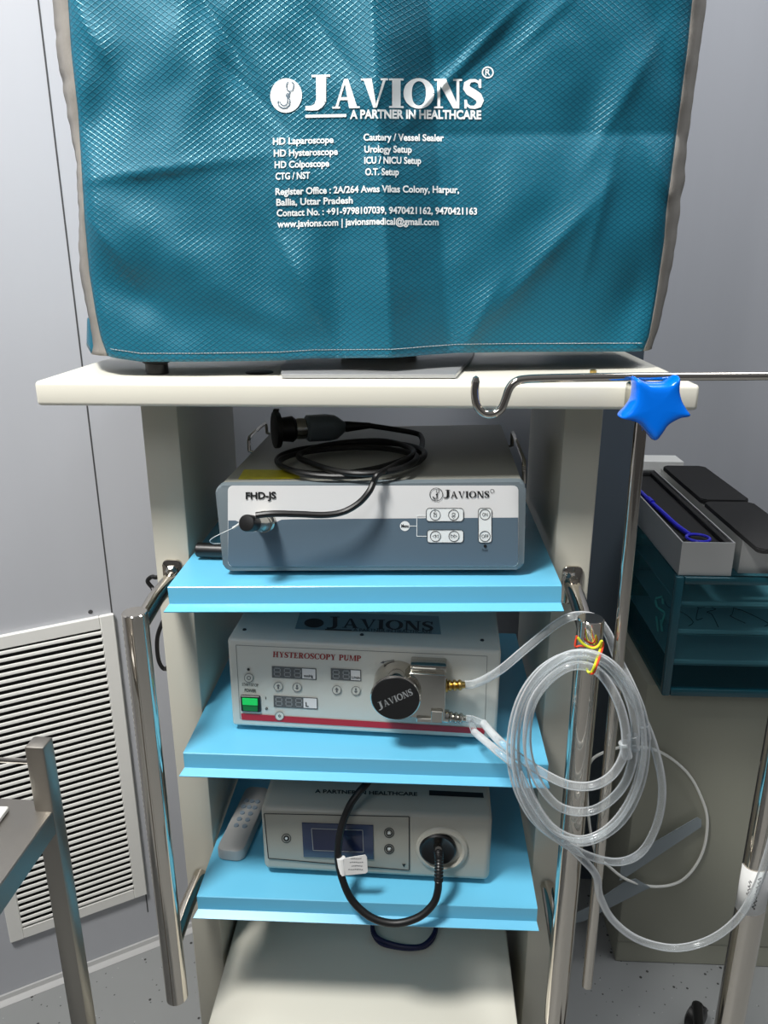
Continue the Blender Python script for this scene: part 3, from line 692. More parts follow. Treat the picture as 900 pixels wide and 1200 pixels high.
bm = new(); lathe(bm, [(Lp*.55, 0), (Lp*.55, .0092), (Lp*.97, .0098), (Lp*1.0, .0090), (Lp*1.02, .004), (Lp*1.02, 0)], s0-F.d*.012, dv, 28); obj('plug', bm, 'pblack', CH)
# thin tether wire
bm = new(); tube(bm, [F.front(283, 612, -.036), F.front(278, 616, -.034), F.front(273, 619, -.032)], .0016, 8); tw = [F.front(273, 619, -.032), F.front(262, 624, -.03), F.front(250, 630, -.025), F.front(246, 634, -.02), F.front(250, 637, -.012), F.front(258, 637, -.006)]
tube(bm, spline(tw, 5), .0006, 6); obj('tether_wire', bm, 'wire', CH)
# black rod beside the box
zs = .9645
bm = new(); r0 = onz(219, 651, zs); cyl(bm, V((-.219, .092, zs+.0105)), V((-.1665, .088, zs+.0108)), .0095, 24, bev=.001)
tag(obj('black_tube', bm, 'pblack'), 'short black tube lying left of the grey control box', 'tube')

# ================================================================== HYSTEROSCOPY PUMP (middle shelf)
BL = onz(272.5, 850.5, .7415); BR = onz(581.5, 867, .739)
F = Frame(BL, BR-BL, (0, 0, 1)); Wd = (BR-BL).length; Mx = F.M(); HT = F.uv(265.5, 748.5)[1]
PU = thing('hysteroscopy_pump', 'white fluid pump with red stripe and round black roller head, on the middle blue shelf', 'medical device', F.P(Wd/2, .13, 0))
bm = new(); box(bm, 0, Wd, 0, .27, 0, HT, .0045, 3, Mx); obj('case', bm, 'pump', PU)
for u in (.03, Wd-.03):
    for d in (.03, .24):
        bm = new(); zz = F.loc(SF[1].P(u, d, 0)).z; cyl(bm, F.P(u, d, zz), F.P(u, d, .002), .009, 16); obj('rubber_foot', bm, 'pblack', PU)
fn = lambda x, y: F.front(x, y, -.0004); fn2 = lambda x, y: F.front(x, y, -.0008); fn3 = lambda x, y: F.front(x, y, -.0012)
bm = new(); pts = [(276.5, 756), (571, 769), (568, 858), (281.5, 842)]
for k in range(4): pline(bm, fn, (pts[k], pts[(k+1) % 4]), .5)
obj('panel_outline', bm, 'inkgrey', PU, 0)
bm = new(); ppoly(bm, fn2, [(282.5, 836), (568, 853.5), (567.5, 860.5), (283.5, 843.5)]); tag(obj('stripe', bm, 'red', PU, 0), 'red stripe')
bm = new(); put(bm, fn2, serif_text('HYSTEROSCOPY', 1, .06), 319.5, 770, 393, 773.6, 6.6); put(bm, fn2, serif_text('PUMP', 1, .06), 397, 773.8, 422.8, 775, 6.6)
bm2 = bm
obj('title_lettering', bm, 'redink', PU, 0)
# digit displays
def display(x0, y0, x1, y1, split, nd, unit, ux):
    sl = .055
    sh = lambda x, y: (x+(y-y0)*.02, y+(x-x0)*sl)
    f1 = lambda x, y: fn2(*sh(x, y)); f2 = lambda x, y: fn3(*sh(x, y)); f3 = lambda x, y: F.front(*sh(x, y), -.0016)
    bm = new(); prect(bm, f1, x0, y0, x1, y1); dsp = obj('display', bm, 'lcd', PU, 0)
    bm = new(); prect(bm, f2, split, y0+1, x1-1, y1-1); obj('unit_field', bm, 'panelwhite', dsp, 0)
    bm = new(); wd = (split-x0)/nd
    for k in range(nd):
        a = x0+wd*k+wd*.26; b = x0+wd*(k+1)-wd*.2; t = y0+2.2; bt = y1-2.2; md = (t+bt)/2
        for p, q in (((a, t), (b, t)), ((a, md), (b, md)), ((a, bt), (b, bt)), ((a-.3, t+.8), (a-.3, md-.6)), ((b+.3, t+.8), (b+.3, md-.6)), ((a-.3, md+.6), (a-.3, bt-.8)), ((b+.3, md+.6), (b+.3, bt-.8))): pline(bm, f2, (p, q), 1.1)
    obj('digits', bm, 'seg', dsp, 0)
    bm = new(); txt(bm, f3, unit, ux[0], y1-2.6, ux[1], y1-2.6, ux[2], .02); obj('unit_lettering', bm, 'ink', dsp, 0)
display(318.5, 780.5, 370.5, 794, 354, 3, 'mmHg', (356, 366.5, 3.2)); display(320.5, 815, 372, 828.5, 355.5, 3, 'L', (358, 361.5, 5)); display(387.5, 783, 423, 796.5, 411, 2, 'L/min', (412, 421.5, 3))
bm = new()
for x, y in ((326, 804.5), (348, 805.5), (394.5, 808.5), (417, 809.5), (291.5, 794.5), (327.5, 839)):
    bm = new(); pdisc(bm, fn3, x, y, 5.2); bt_ = obj('button', bm, 'pump', PU, 0); fn4 = lambda x, y: F.front(x, y, -.0017)
    bm = new(); pring(bm, fn4, x, y, 5.1, .6); k = {326: 1, 348: -1, 394.5: 1, 417: -1}.get(x)
    if k: ppoly(bm, fn4, [(x-2.2, y-.3*k), (x, y-3*k), (x+2.2, y-.3*k)]); prect(bm, fn4, x-.9, min(y, y+3*k), x+.9, max(y, y+3*k))
    else: pring(bm, fn4, x, y, 2.0 if x < 300 else 1.2, .8)
    obj('button_print', bm, 'inkgrey', bt_, 0)
bm = new(); pdisc(bm, fn3, 291, 784.5, 1.7, n=12); txt(bm, fn2, 'START/STOP', 283.5, 803.4, 302.5, 804.6, 3.2, .01); txt(bm, fn2, 'POWER', 286.5, 810.5, 300, 811.6, 3.6, .015)
txt(bm, fn2, 'I', 311, 819.5, 311.8, 819.5, 3, 0); pring(bm, fn2, 312.3, 830.5, 1.2, .8, n=10)
obj('lettering', bm, 'ink', PU, 0)
bm = new(); pline(bm, fn2, [(449, 776), (455, 774.6), (462, 773.4)], .8); ppoly(bm, fn2, [(445.5, 777), (449.5, 774.4), (450.2, 777.6)]); obj('arrow_mark', bm, 'inkgrey', PU, 0)
u0, v0 = F.uv(283.2, 832.5); u1, v1 = F.uv(305, 815)
bm = new(); box(bm, u0, u1, -.003, .002, v0, v1, .001, 1, Mx); sw = obj('power_switch', bm, 'pblack', PU)
bm = new(); prism(bm, [(u0+.003, (v0+v1)/2), (u1-.003, (v0+v1)/2), (u1-.003, v1-.003), (u0+.003, v1-.003)], -.0052, -.002, Mx); obj('rocker', bm, 'green', sw)
bm = new(); prism(bm, [(u0+.0035, v0+.0025), (u1-.0035, v0+.0025), (u1-.003, (v0+v1)/2), (u0+.003, (v0+v1)/2)], -.0042, -.002, Mx); obj('rocker', bm, 'dgreen', sw)
# top print
FT = lambda x, y: F.top(x, y, HT+.0005); FT2 = lambda x, y: F.top(x, y, HT+.0010)
bm = new(); ppoly(bm, FT, [(352, 716), (514, 722), (517, 743.5), (345.5, 737)]); lb = obj('top_label', bm, 'pumptop', PU, 0)
bm = new(); pdisc(bm, FT2, 368, 730, 11.5, 5.4); put(bm, FT2, serif_text('J', 1), 383, 736.5, 398, 736.5, 14); put(bm, FT2, serif_text('AVIONS', 1, .06), 401, 735.5, 508, 739.5, 11)
pline(bm, FT2, [(381, 737.6), (412, 738.6)], 1.3); txt(bm, FT2, 'A PARTNER IN HEALTHCARE', 414, 739.4, 506, 742.2, 3.2, .01); obj('label_print', bm, 'ink', lb, 0)
for x, y in ((286.5, 738), (565, 750.5), (424, 744)):
    bm = new(); lathe(bm, [(0, 0), (0, .0028), (.0014, .002), (.0014, 0)], F.top(x, y, HT), F.v, 12); obj('screw', bm, 'ink', PU)
# roller head
hc = F.loc(F.front(468, 806, 0)); fc = F.loc(F.front(463.3, 818.5, -.040)); RR = F.loc(F.front(493, 818, -.040)).x-fc.x
c0 = F.P((hc.x+fc.x)/2, 0, fc.z); 
bm = new(); lathe(bm, [(0, 0), (0, RR*.97), (.036, RR*.97), (.0372, RR*1.0), (.039, RR*1.0), (.040, RR*.965), (.040, 0)], F.P(fc.x, 0, fc.z), -F.d, 48); rh = obj('roller_head', bm, 'chrome', PU)
bm = new(); lathe(bm, [(.040, 0), (.040, RR*.955), (.0412, RR*.93), (.0412, 0)], F.P(fc.x, 0, fc.z), -F.d, 48); obj('cap', bm, 'pblack', rh)
fk = lambda x, y: F.front(x, y, -.0416)
bm = new(); put(bm, fk, serif_text('J', 1), 444.5, 832.5, 450.5, 830, 9.5); put(bm, fk, serif_text('AVIONS', 1, .05), 451, 828.5, 484.5, 814, 7.8); obj('cap_lettering', bm, 'seg', rh, 0)
a = F.loc(F.front(481, 790, -.030)); b = F.loc(F.front(521, 846, -.030))
bm = new(); cut = .008
prism(bm, [(a.x, b.z+.004), (a.x+.008, b.z+.004), (b.x-.001, b.z), (b.x, b.z+.002), (b.x, a.z-.002), (b.x-.002, a.z), (a.x-.001, a.z+.001)], -.030, 0, Mx, bev=.001); blk = obj('pump_block', bm, 'nickel', PU)
bm = new(); g0 = F.loc(F.front(481, 777, -.018)); g1 = F.loc(F.front(523, 790, -.018)); box(bm, g0.x, g1.x, -.022, 0, a.z-.002, g0.z, .002, 2, Mx); box(bm, g0.x+.002, g0.x+.032, -.0235, -.02, a.z+.002, g0.z-.003, .0008, 1, Mx); obj('clamp', bm, 'nickel', blk)
bm = new(); k0 = F.loc(F.front(488, 849, -.034)); k1 = F.loc(F.front(519, 834, -.034)); box(bm, k0.x, k1.x, -.034, -.028, k0.z+.003, k0.z+.009, .0008, 1, Mx); box(bm, k0.x+.018, k1.x, -.0345, -.028, k0.z+.004, k1.z, .0008, 1, Mx); obj('latch', bm, 'nickel', blk)
fp0 = F.front(520, 803.5, -.018); fp1 = F.front(545, 802.5, -.018)
def barb(name, p0, p1, m_):
    L = (p1-p0).length; pr = [(-.002, 0), (-.002, .0085), (L*.18, .0085), (L*.2, .0055)]
    for k in range(3): s = L*(.25+.23*k); pr += [(s, .0068), (s+L*.08, .0068), (s+L*.16, .0045)]
    pr += [(L, .004), (L, 0)]; bm = new(); lathe(bm, pr, p0, p1-p0, 20); return obj(name, bm, m_, PU)
barb('hose_barb', fp0, fp1, 'brass')
fq0 = F.front(521, 839, -.018); fq1 = F.front(546, 842.5, -.018); barb('hose_barb', fq0, fq1, 'nickel')
bm = new(); cyl(bm, fq1, F.front(552, 843, -.018), .005, 14); pA0, pA1 = F.front(552, 843, -.018), F.front(560, 840, -.022)
cyl(bm, F.front(552, 842, -.018), F.front(567, 848, -.022), .0042, 12); cyl(bm, F.front(551, 843, -.018), F.front(556, 858, -.026), .0042, 12); yj = obj('hose_splitter', bm, 'tube', PU)
PF = F

# ================================================================== LIGHT SOURCE (lower shelf)
BL = onz(309, 1020, .514); BR = onz(573.5, 1034, .514)
F = Frame(BL, BR-BL, (0, 0, 1)); Wd = (BR-BL).length; Mx = F.M(); HT = F.uv(299, 946)[1]
LS = thing('light_source', 'beige endoscope light source with small dark screen, on the lowest blue shelf', 'medical device', F.P(Wd/2, .12, 0))
bm = new(); box(bm, 0, Wd, 0, .26, 0, HT, .009, 4, Mx); obj('case', bm, 'ltcase', LS)
for u in (.03, Wd-.03):
    for d in (.03, .23):
        bm = new(); cyl(bm, F.P(u, d, -.0075), F.P(u, d, .002), .009, 16); obj('rubber_foot', bm, 'pblack', LS)
def pris(name, px, d0, d1, m_, par, bev=.001):
    bm = new(); prism(bm, [F.uv(x, y) for x, y in px], d0, d1, Mx, bev); return obj(name, bm, m_, par)
ctl = pris('control_panel', [(309.5, 953.5), (479, 957), (479.5, 1020), (315, 1005.5)][::-1], -.0012, .001, 'ltpanel', LS, .0005)
pl_ = lambda d: (lambda x, y: F.front(x, y, d))
bm = new()
for p_ in (((309.5, 953.5), (314.5, 1006)), ((309.5, 953.5), (479, 957)), ((479.5, 957), (479.5, 1020)), ((315, 1006), (479, 1020))): pline(bm, pl_(-.0016), p_, 1.0)
pring(bm, pl_(-.002), 335.5, 982.5, 5.2, .8); pring(bm, pl_(-.002), 335.5, 982.5, 2.6, 1.6)
for x, y, s in ((456, 976, 1), (456, 995, -1)):
    pring(bm, pl_(-.002), x, y, 5.5, .9); pring(bm, pl_(-.002), x, y, 3.4, 1.3)
ppoly(bm, pl_(-.002), [(471, 1012.5), (475.5, 1012.5), (473.3, 1016.5)]); obj('panel_print', bm, 'ink', ctl, 0)
bm = new()
for x, y, s in ((456, 976, 1), (456, 995, -1)): ppoly(bm, pl_(-.0021), [(x-2, y+1.4*s), (x, y-1.8*s), (x+2, y+1.4*s)]); obj('button_mark', bm, 'white', ctl, 0); bm = new()
pdisc(bm, pl_(-.0021), 335.5, 982.5, 1.5, n=12); obj('button_mark', bm, 'white', ctl, 0)
sc_ = pris('screen', [(354, 963), (437.5, 966), (438, 1005.5), (356, 1002.5)][::-1], -.0030, -.0005, 'screenedge', LS, .0006)
bm = new(); ppoly(bm, pl_(-.0034), [(365, 971), (425, 973), (426, 998.5), (367, 996.5)]); obj('lcd', bm, 'screen', sc_, 0)
bm = new(); pq = [(365, 971), (425, 973), (426, 998.5), (367, 996.5)]
for k in range(4): pline(bm, pl_(-.0037), (pq[k], pq[(k+1) % 4]), .7)
obj('lcd_outline', bm, 'seg', sc_, 0)
oc = F.front(513, 993, 0)
bm = new(); ru = F.loc(F.front(545, 993, 0)).x-F.loc(oc).x; lathe(bm, [(-.001, ru*.72), (.0035, ru*.75), (.0045, ru*.82), (.003, ru*.93), (-.001, ru*1.0)], F.front(518, 995, 0), -F.d, 40)
obj('port_surround', bm, 'ltcase', LS)
bm = new(); lathe(bm, [(0, 0), (0, ru*.68), (.005, ru*.68), (.007, ru*.62), (.0045, ru*.5), (.0045, 0)], oc, -F.d, 40); obj('light_port', bm, 'pblack', LS)
FT = lambda x, y: F.top(x, y, HT+.0005)
bm = new(); txt(bm, FT, 'A PARTNER IN HEALTHCARE', 369, 929, 489, 932.5, 4.0, .03); obj('lettering', bm, 'ink', LS, 0); bm = new(); ppoly(bm, FT, [(503, 926), (566, 929), (567, 935), (503, 932)]); obj('sticker', bm, 'ink', LS, 0)
# light guide cable
LC = thing('light_guide_cable', 'thick black light cable looping from the beige light source, with a white tag', 'cable', F.P(.15, -.05, 0))
p0 = F.front(513, 991, -.006); p1 = F.front(514, 1004, -.030)
bm = new(); lathe(bm, [(0, 0), (0, .0058), (.008, .0058), (.010, .0045), (.018, .0045), (.018, 0)], p0, (p1-p0)+V((0, 0, .008)), 20); obj('connector', bm, 'nickel', LC)
pts = [F.front(514, 999, -.022), F.front(514.5, 1006, -.030), F.front(514.5, 1018, -.036), F.front(514, 1032, -.040)]
bm = new(); sp = spline(pts, 8); tube(bm, sp, .0058, 14, rad=[.0062 if (k % 2 == 0) else .0052 for k in range(len(sp))]); obj('strain_relief', bm, 'pblack', LC)
pts = [F.front(514, 1026, -.039), F.front(513, 1044, -.044), F.front(507, 1060, -.050), F.front(490, 1075, -.056), F.front(463, 1082, -.058), F.front(435, 1075, -.056), F.front(412, 1054, -.048), F.front(400, 1026, -.040), F.front(396, 1000, -.030), F.front(400, 970, -.020), F.front(409, 946, -.010), F.front(418, 932, -.002), F.front(428, 920, .008)]
lp = F.loc(pts[-1]); pts += [F.P(lp.x+.02, .045, lp.z+.004), F.P(lp.x+.05, .09, lp.z-.004), F.P(lp.x+.08, .15, HT+.0058), F.P(lp.x+.08, .23, HT+.0058)]
bm = new(); tube(bm, spline(pts, 10), .0050, 14); obj('cable', bm, 'cable', LC)
tg = lambda x, y, d=-.040: F.front(x, y, d)
bm = new(); cpt = tg(400.5, 1014, -.0365)
tube(bm, [tg(399.5, 1005, -.034), tg(401, 1024, -.0385)], .0058, 14)
q = [tg(403, 1005.5), tg(428, 1001.5), tg(430, 1004), tg(431, 1021), tg(429, 1023), tg(404, 1025.5)]
a = [bm.verts.new(p-F.d*.0008) for p in q]; b = [bm.verts.new(p) for p in q]; bm.faces.new(a); bm.faces.new(b[::-1])
for k in range(6): bm.faces.new((a[k], a[(k+1) % 6], b[(k+1) % 6], b[k]))
tgo = tag(obj('tag', bm, 'tag', LC, 0), 'white printed tag')
bm = new(); tf = lambda x, y: F.front(x, y, -.0412)
for k, (x0, x1) in enumerate(((411, 424), (410, 426), (412, 425), (408, 426))):
    y = 1006.5+k*4.2
    n = 7
    for i in range(n):
        a_ = x0+(x1-x0)*i/n; pline(bm, tf, [(a_, y+.2*math.sin(i*3+k)), (a_+(x1-x0)/n*.7, y-.5+.4*math.sin(i*5+k))], .75)
obj('tag_print', bm, 'inkgrey', tgo, 0)

# remote control
r = [onz(*p, .522) for p in ((256, 996), (284, 1001), (302, 932), (276, 924))]
RO = V((-.2005, .066, .5062)); ru_ = V((1, -.02, 0)); RF = Frame(RO, V((.995, -.10, 0)))
RC = thing('remote_control', 'pale grey remote control lying left of the beige light source', 'remote control', RF.P(0, .06, 0))
bm = new(); n0 = len(bm.verts)
out = rrect(-.0205, .0205, 0, .145, .012, 6)
lay = [(0, .90), (.002, 1), (.013, 1), (.017, .94), (.018, .86)]
rings = []
for z, k in lay: rings.append([bm.verts.new(RF.P(x*k, .0725+(y-.0725)*(1-(1-k)*.25), z)) for x, y in out])
for A, B in zip(rings, rings[1:]):
    for i in range(len(out)): bm.faces.new((A[i], A[(i+1) % len(out)], B[(i+1) % len(out)], B[i]))
bm.faces.new(rings[0]); bm.faces.new(rings[-1]); obj('body', bm, 'remote', RC)
for i in range(5):
    for j in range(3 if i > 2 else 2):
        x = (-.009+.009*j) if i > 2 else (-.0065+.013*j); bm = new(); lathe(bm, [(0, 0), (0, .0042), (.0022, .0036), (.0022, 0)], RF.P(x, .052+i*.014, .0175), RF.v, 14); obj('button', bm, 'button', RC)

# blue cable coil on the trolley base
bm = new(); pts = []
for k in range(26):
    a = k/25*2*math.pi*2.2; pts.append(V((.050+.052*math.cos(a), .165+.048*math.sin(a)+.004*math.sin(k*1.7), .2945+.0035*k/8)))
tube(bm, spline(pts, 5), .0035, 8); tag(obj('cable_coil', bm, 'bluecable'), 'coiled navy blue cable on the white base under the lowest shelf', 'cable')

# black mains leads behind the left post
for px, z_, lab in ((((190, 674), (178, 676), (173, 681), (178, 688), (189, 698)), 0, 'short kinked black lead poking out beside the left post'), (((197, 722), (188, 735), (184, 752), (186, 774), (193, 784), (202, 776)), 1, 'black lead hanging in a loop behind the left post')):
    pts = [ony(x, y, .20) for x, y in px]; pts = [V((pts[0].x+.03, .30, pts[0].z))]+pts+[V((pts[-1].x+.03, .30, pts[-1].z))]
    for p in pts: p.x = min(p.x, -.2835)
    bm = new(); tube(bm, spline(pts, 6), .0032, 8); tag(obj('power_lead', bm, 'cable'), lab, 'cable')

# ================================================================== DRIP POLE WITH HOOK BAR AND STAR KNOB
IV = thing('drip_pole', 'thin chrome drip pole with hooked crossbar and blue star knob, on the trolley', 'drip pole', (.295, -.03, .41))
RX, RY = .2948, -.03
bm = new(); cyl(bm, (RX+.002, RY, .4085), (RX-.003, RY, 1.205), .0066, 20, bev=.001); obj('rod', bm, 'chrome', IV)
YB = RY-.0115
bp = [(557.5, 447), (556.5, 455), (557, 466), (560, 477), (568, 484.5), (578, 485), (587, 479), (592, 468), (597, 455), (604, 447.5), (615, 444.5), (640, 443.3), (700, 442.2), (762, 441.5), (830, 441), (900, 440.5), (960, 440)]
pts = [ony(x, y, YB) for x, y in bp]; bm = new(); sp = spline(pts, 6); tube(bm, sp, .0043, 14)
lathe(bm, [(-.001, 0), (-.001, .0043), (.004, .003), (.006, 0)], sp[0], (0, 0, 1), 12); obj('hook_bar', bm, 'chrome', IV)
bm = new(); box(bm, RX-.012, RX+.012, RY-.018, .0108, 1.178, 1.206, .003); obj('clamp', bm, 'nickel', IV)
YS = RY-.030
ST = [(742.5, 441.5), (755, 447), (768, 448.5), (782, 447), (794.5, 440), (794.5, 455), (797.5, 468), (803, 478), (807.5, 486), (795, 489), (781, 497), (773, 508), (765.5, 515.5), (757.5, 507), (748, 496.5), (737, 492), (725, 488.5), (733, 479), (740, 468), (742, 455)]
sp = spline([ony(x, y, YS) for x, y in ST], 5, True); cc = sum(sp, V())/len(sp)
bm = new(); rings = []
for k, d in ((.80, .016), (.93, .014), (.985, .009), (1.0, .003), (.99, -.003), (.968, -.0070), (.935, -.0100), (.88, -.0118), (.80, -.0126), (.6, -.0130), (.3, -.0132)):
    rings.append([bm.verts.new(cc+(p-cc)*k+V((0, d, 0))) for p in sp])
n = len(sp)
for A, B in zip(rings, rings[1:]):
    for i in range(n): bm.faces.new((A[i], A[(i+1) % n], B[(i+1) % n], B[i]))
bm.faces.new(rings[0]); bm.faces.new(rings[-1]); tag(obj('star_knob', bm, 'star', IV, 60), 'glossy blue five-pointed star knob')
bm = new(); lathe(bm, [(0, 0), (0, .004), (.003, .004), (.004, .0025), (.004, 0)], onz(695, 437, TZ1), (0, 0, 1), 12); tag(obj('brass_nub', bm, 'brass'), 'tiny brass screw head on the tray front edge behind the hooked bar', 'screw')

# ================================================================== TUBING
def P3(l): return [ony(x, y, Y-(.004 if Y < -.03 else 0)) for x, y, Y in l]
YT = -.050
t1 = [tuple(fp1)+('w',)]
path = [fp1, PF.front(558, 800.5, -.018)] + P3([(585, 786, 0), (620, 757, .006), (650, 733, .010), (672, 722, .010), (696, 724, .010), (712, 742, .002), (722, 768, -.016), (738, 800, -.034),
      (752, 835, -.042), (757, 872, -.046), (750, 920, -.048), (728, 962, -.050), (692, 985, -.052), (655, 982, -.050), (622, 955, -.048), (602, 910, -.046), (599, 865, -.046), (610, 820, -.047), (634, 786, -.050), (668, 768, -.052), (702, 772, -.050),
      (728, 798, -.052), (742, 835, -.056), (744, 872, -.060), (735, 912, -.062), (715, 938, -.064), (688, 951, -.064), (655, 945, -.060), (630, 915, -.058), (618, 875, -.058), (622, 830, -.060), (640, 800, -.062), (668, 781, -.062), (696, 784, -.062),
      (716, 806, -.064), (730, 840, -.068), (733, 876, -.072), (720, 905, -.072), (697, 920, -.072), (668, 920, -.068), (640, 908, -.060), (612, 890, -.046), (585, 868, -.034)]) + [PF.front(567, 848, -.022)]
TB = thing('clear_tubing', 'coil of clear plastic tubing tied to the right chrome handle, running to the pump', 'tubing', ony(680, 990, -.05))
bm = new(); tube(bm, spline(path, 9), .0052, 12); obj('tube', bm, 'tube', TB)
pl2 = [PF.front(556, 858, -.026)] + P3([(580, 878, -.036), (604, 900, -.054), (625, 940, -.066), (650, 972, -.070), (682, 984, -.070), (716, 968, -.066), (742, 930, -.062), (753, 885, -.058), (750, 840, -.056), (738, 805, -.056), (716, 778, -.058), (690, 766, -.060), (660, 770, -.060), (630, 794, -.058), (610, 830, -.056), (603, 876, -.056), (610, 925, -.058), (630, 962, -.060), (655, 984, -.060), (690, 1003, -.056), (725, 1010, -.050), (752, 998, -.044), (770, 965, -.040), (776, 925, -.038), (768, 880, -.038), (750, 835, -.040), (726, 800, -.042), (700, 778, -.044), (672, 774, -.044), (640, 796, -.040), (618, 835, -.038), (612, 880, -.038), (622, 930, -.038), (645, 968, -.040), (678, 1002, -.043), (698, 1025, -.040), (703, 1050, -.034), (718, 1078, -.028), (748, 1101, -.024), (790, 1111, -.024), (830, 1102, -.024), (862, 1079, -.026), (884, 1045, -.028), (900, 1000, -.030), (915, 940, -.030)])
bm = new(); tube(bm, spline(pl2, 9), .0048, 12); obj('tube', bm, 'tube', TB)
for pts, nm in (([(731, 870), (735, 887)], 0), ([(741, 862), (744, 878)], 1), ([(754, 850), (757, 866)], 2)):
    q = P3([(pts[0][0], pts[0][1], (-.0715, -.0595, -.046)[nm]), (pts[1][0], pts[1][1], (-.0715, -.0595, -.046)[nm])]); bm = new(); tube(bm, q, .0060, 14); obj('joint_sleeve', bm, 'tube', TB)
for c, pts in (('rbred', [(676, 745), (674, 757), (680, 757), (690, 757.5), (698, 758), (706, 752), (706, 760), (701, 775), (696, 788), (691, 789)]), ('rbyel', [(677, 747), (684, 755), (694, 759.5), (701, 757), (705, 751), (703, 762), (698, 777), (693, 788), (689, 787)])):
    Yo = -.0375 if c == 'rbred' else -.0385
    P_ = [ony(x, y, (Yo-.002 if y < 763 else -.0775)) for x, y in pts]; P_ += [ony(684, 782, -.03) if False else ony(688, 784, -.040)]
    bm = new(); tube(bm, spline(P_, 6), .0012 if c == 'rbred' else .0015, 8)
    tag(obj('rubber_band', bm, c), ('red' if c == 'rbred' else 'yellow')+' rubber band tying the tubing coil to the chrome handle', 'rubber band')

# ================================================================== RIGHT SIDE
CB = thing('cabinet', 'low beige storage cabinet on the right under the teal drawer box', 'cabinet', (.75, .63, 0))
bm = new(); box(bm, .4655, 1.25, .381, .88, .052, .6255, .004, 2); obj('body', bm, 'cab', CB)
bm = new(); box(bm, .4675, 1.248, .384, .875, 0, .05, .002, 1); obj('plinth', bm, 'cab', CB)
# drawer organiser
OX0, OX1, OY0, OY1, OZ0, OZ1 = .4795, .80, .345, .655, .6275, .8445
OG = thing('drawer_organiser', 'teal see-through plastic box holding clear trays, on the beige cabinet', 'organiser', ((OX0+OX1)/2, .55, OZ0))
bm = new(); th = .004
for a in ((OX0, OX0+th, OY0, OY1, OZ0, OZ1), (OX1-th, OX1, OY0, OY1, OZ0, OZ1), (OX0+th, OX1-th, OY0, OY1, OZ0, OZ0+th), (OX0+th, OX1-th, OY0, OY1, OZ1-th, OZ1), (OX0+th, OX1-th, OY1-th, OY1, OZ0+th, OZ1-th)): box(bm, *a, .001, 1)
obj('shell', bm, 'teal', OG)
bm = new(); box(bm, OX0+.012, OX1-.012, OY0-.001, OY0+.003, OZ0+.014, OZ1-.012, .001, 1); obj('front_door', bm, 'teal', OG)
bm = new()
for a in ((OX0-.001, OX0+.0125, OZ0, OZ1), (OX1-.0125, OX1+.001, OZ0, OZ1), (OX0+.0125, OX1-.0125, OZ0, OZ0+.0145), (OX0+.0125, OX1-.0125, OZ1-.0125, OZ1)): box(bm, a[0], a[1], OY0-.004, OY0+.010, a[2], a[3], .003, 2)
tag(obj('door_frame', bm, mat('dark_teal_plastic', (22, 74, 86), .2, spec=.6), OG), 'dark teal front rim')
for z in (.679, .735, .786):
    bm = new(); box(bm, OX0+.014, OX1-.014, OY0+.012, OY1-.02, z, z+.0025); box(bm, OX0+.014, OX1-.014, OY0+.012, OY0+.0145, z, z+.010, .001, 1); dr = obj('drawer', bm, 'drawer', OG)
    if z == .735:
        bm = new()
        for k in range(5):
            pts = [V((OX0+.05+.028*k+random.uniform(-.02, .02), OY0+.05+.02*j+random.uniform(-.02, .02), z+.0045+.002*(k % 2))) for j in range(6)]; tube(bm, spline(pts, 5), .0007, 5)
        obj('thread', bm, 'ink', dr)
fo_ = lambda x, y: onx(x, y, OX0-.0015)
bm = new()
for a in (((768, 701), (776, 699)), ((776, 701), (777, 708)), ((768, 703), (770, 712)), ((771, 712), (779, 718)), ((779, 719), (775, 731)), ((769, 722), (771, 740)), ((774, 726), (776, 740))): pline(bm, fo_, a, 2.2)
obj('side_mark', bm, 'glyph', OG, 0)
# instrument cases
def case(x0, x1, y0, y1, z0, z1, label, grp=None):
    t = thing('instrument_case', label, 'case', ((x0+x1)/2, (y0+y1)/2, z0))
    bm = new(); w_ = .0022
    for a in ((x0, x0+w_, y0, y1, z0, z1), (x1-w_, x1, y0, y1, z0, z1), (x0+w_, x1-w_, y0, y0+w_, z0, z1), (x0+w_, x1-w_, y1-w_, y1, z0, z1), (x0+w_, x1-w_, y0+w_, y1-w_, z0, z0+w_)): box(bm, *a)
    obj('shell', bm, 'alu', t); return t
Z0 = OZ1+.0006
c1 = case(.4835, .5665, .349, .80, Z0, .9015, 'left silver instrument case, open, black foam holding a blue instrument')
bm = new(); box(bm, .4862, .5638, .3517, .7975, 0.8472, .8905, .002, 1)
for a in ((.555, .5635, .3517, .7975), (.4862, .4895, .3517, .7975), (.4895, .555, .785, .7975)): box(bm, a[0], a[1], a[2], a[3], .8907, .8985, .001, 1)
obj('foam', bm, 'foam', c1)
bm = new(); rc = onz(818, 630.5, .897); ps = [(.497, .74, .8955), (.499, .60, .8955), (.503, .52, .8955), (.506, .45, .8955), (rc.x-.008, rc.y+.017, .8965)]; tube(bm, spline([V(p) for p in ps], 6), .0042, 10)
tube(bm, [V((.499, .60, .8965)), V((.5, .575, .8965))], .0056, 10)
pts = [V((rc.x+.018*math.cos(a), rc.y+.018*math.sin(a), .897)) for a in [2*math.pi*k/24 for k in range(24)]]; tube(bm, pts, .0026, 8, True)
tag(obj('scissors', bm, 'bluetool'), 'blue instrument with a ring handle lying in black foam of the open case', 'instrument')
c2 = case(.5825, .665, .362, .812, Z0, .9015, 'right silver instrument case topped with two black foam pads')
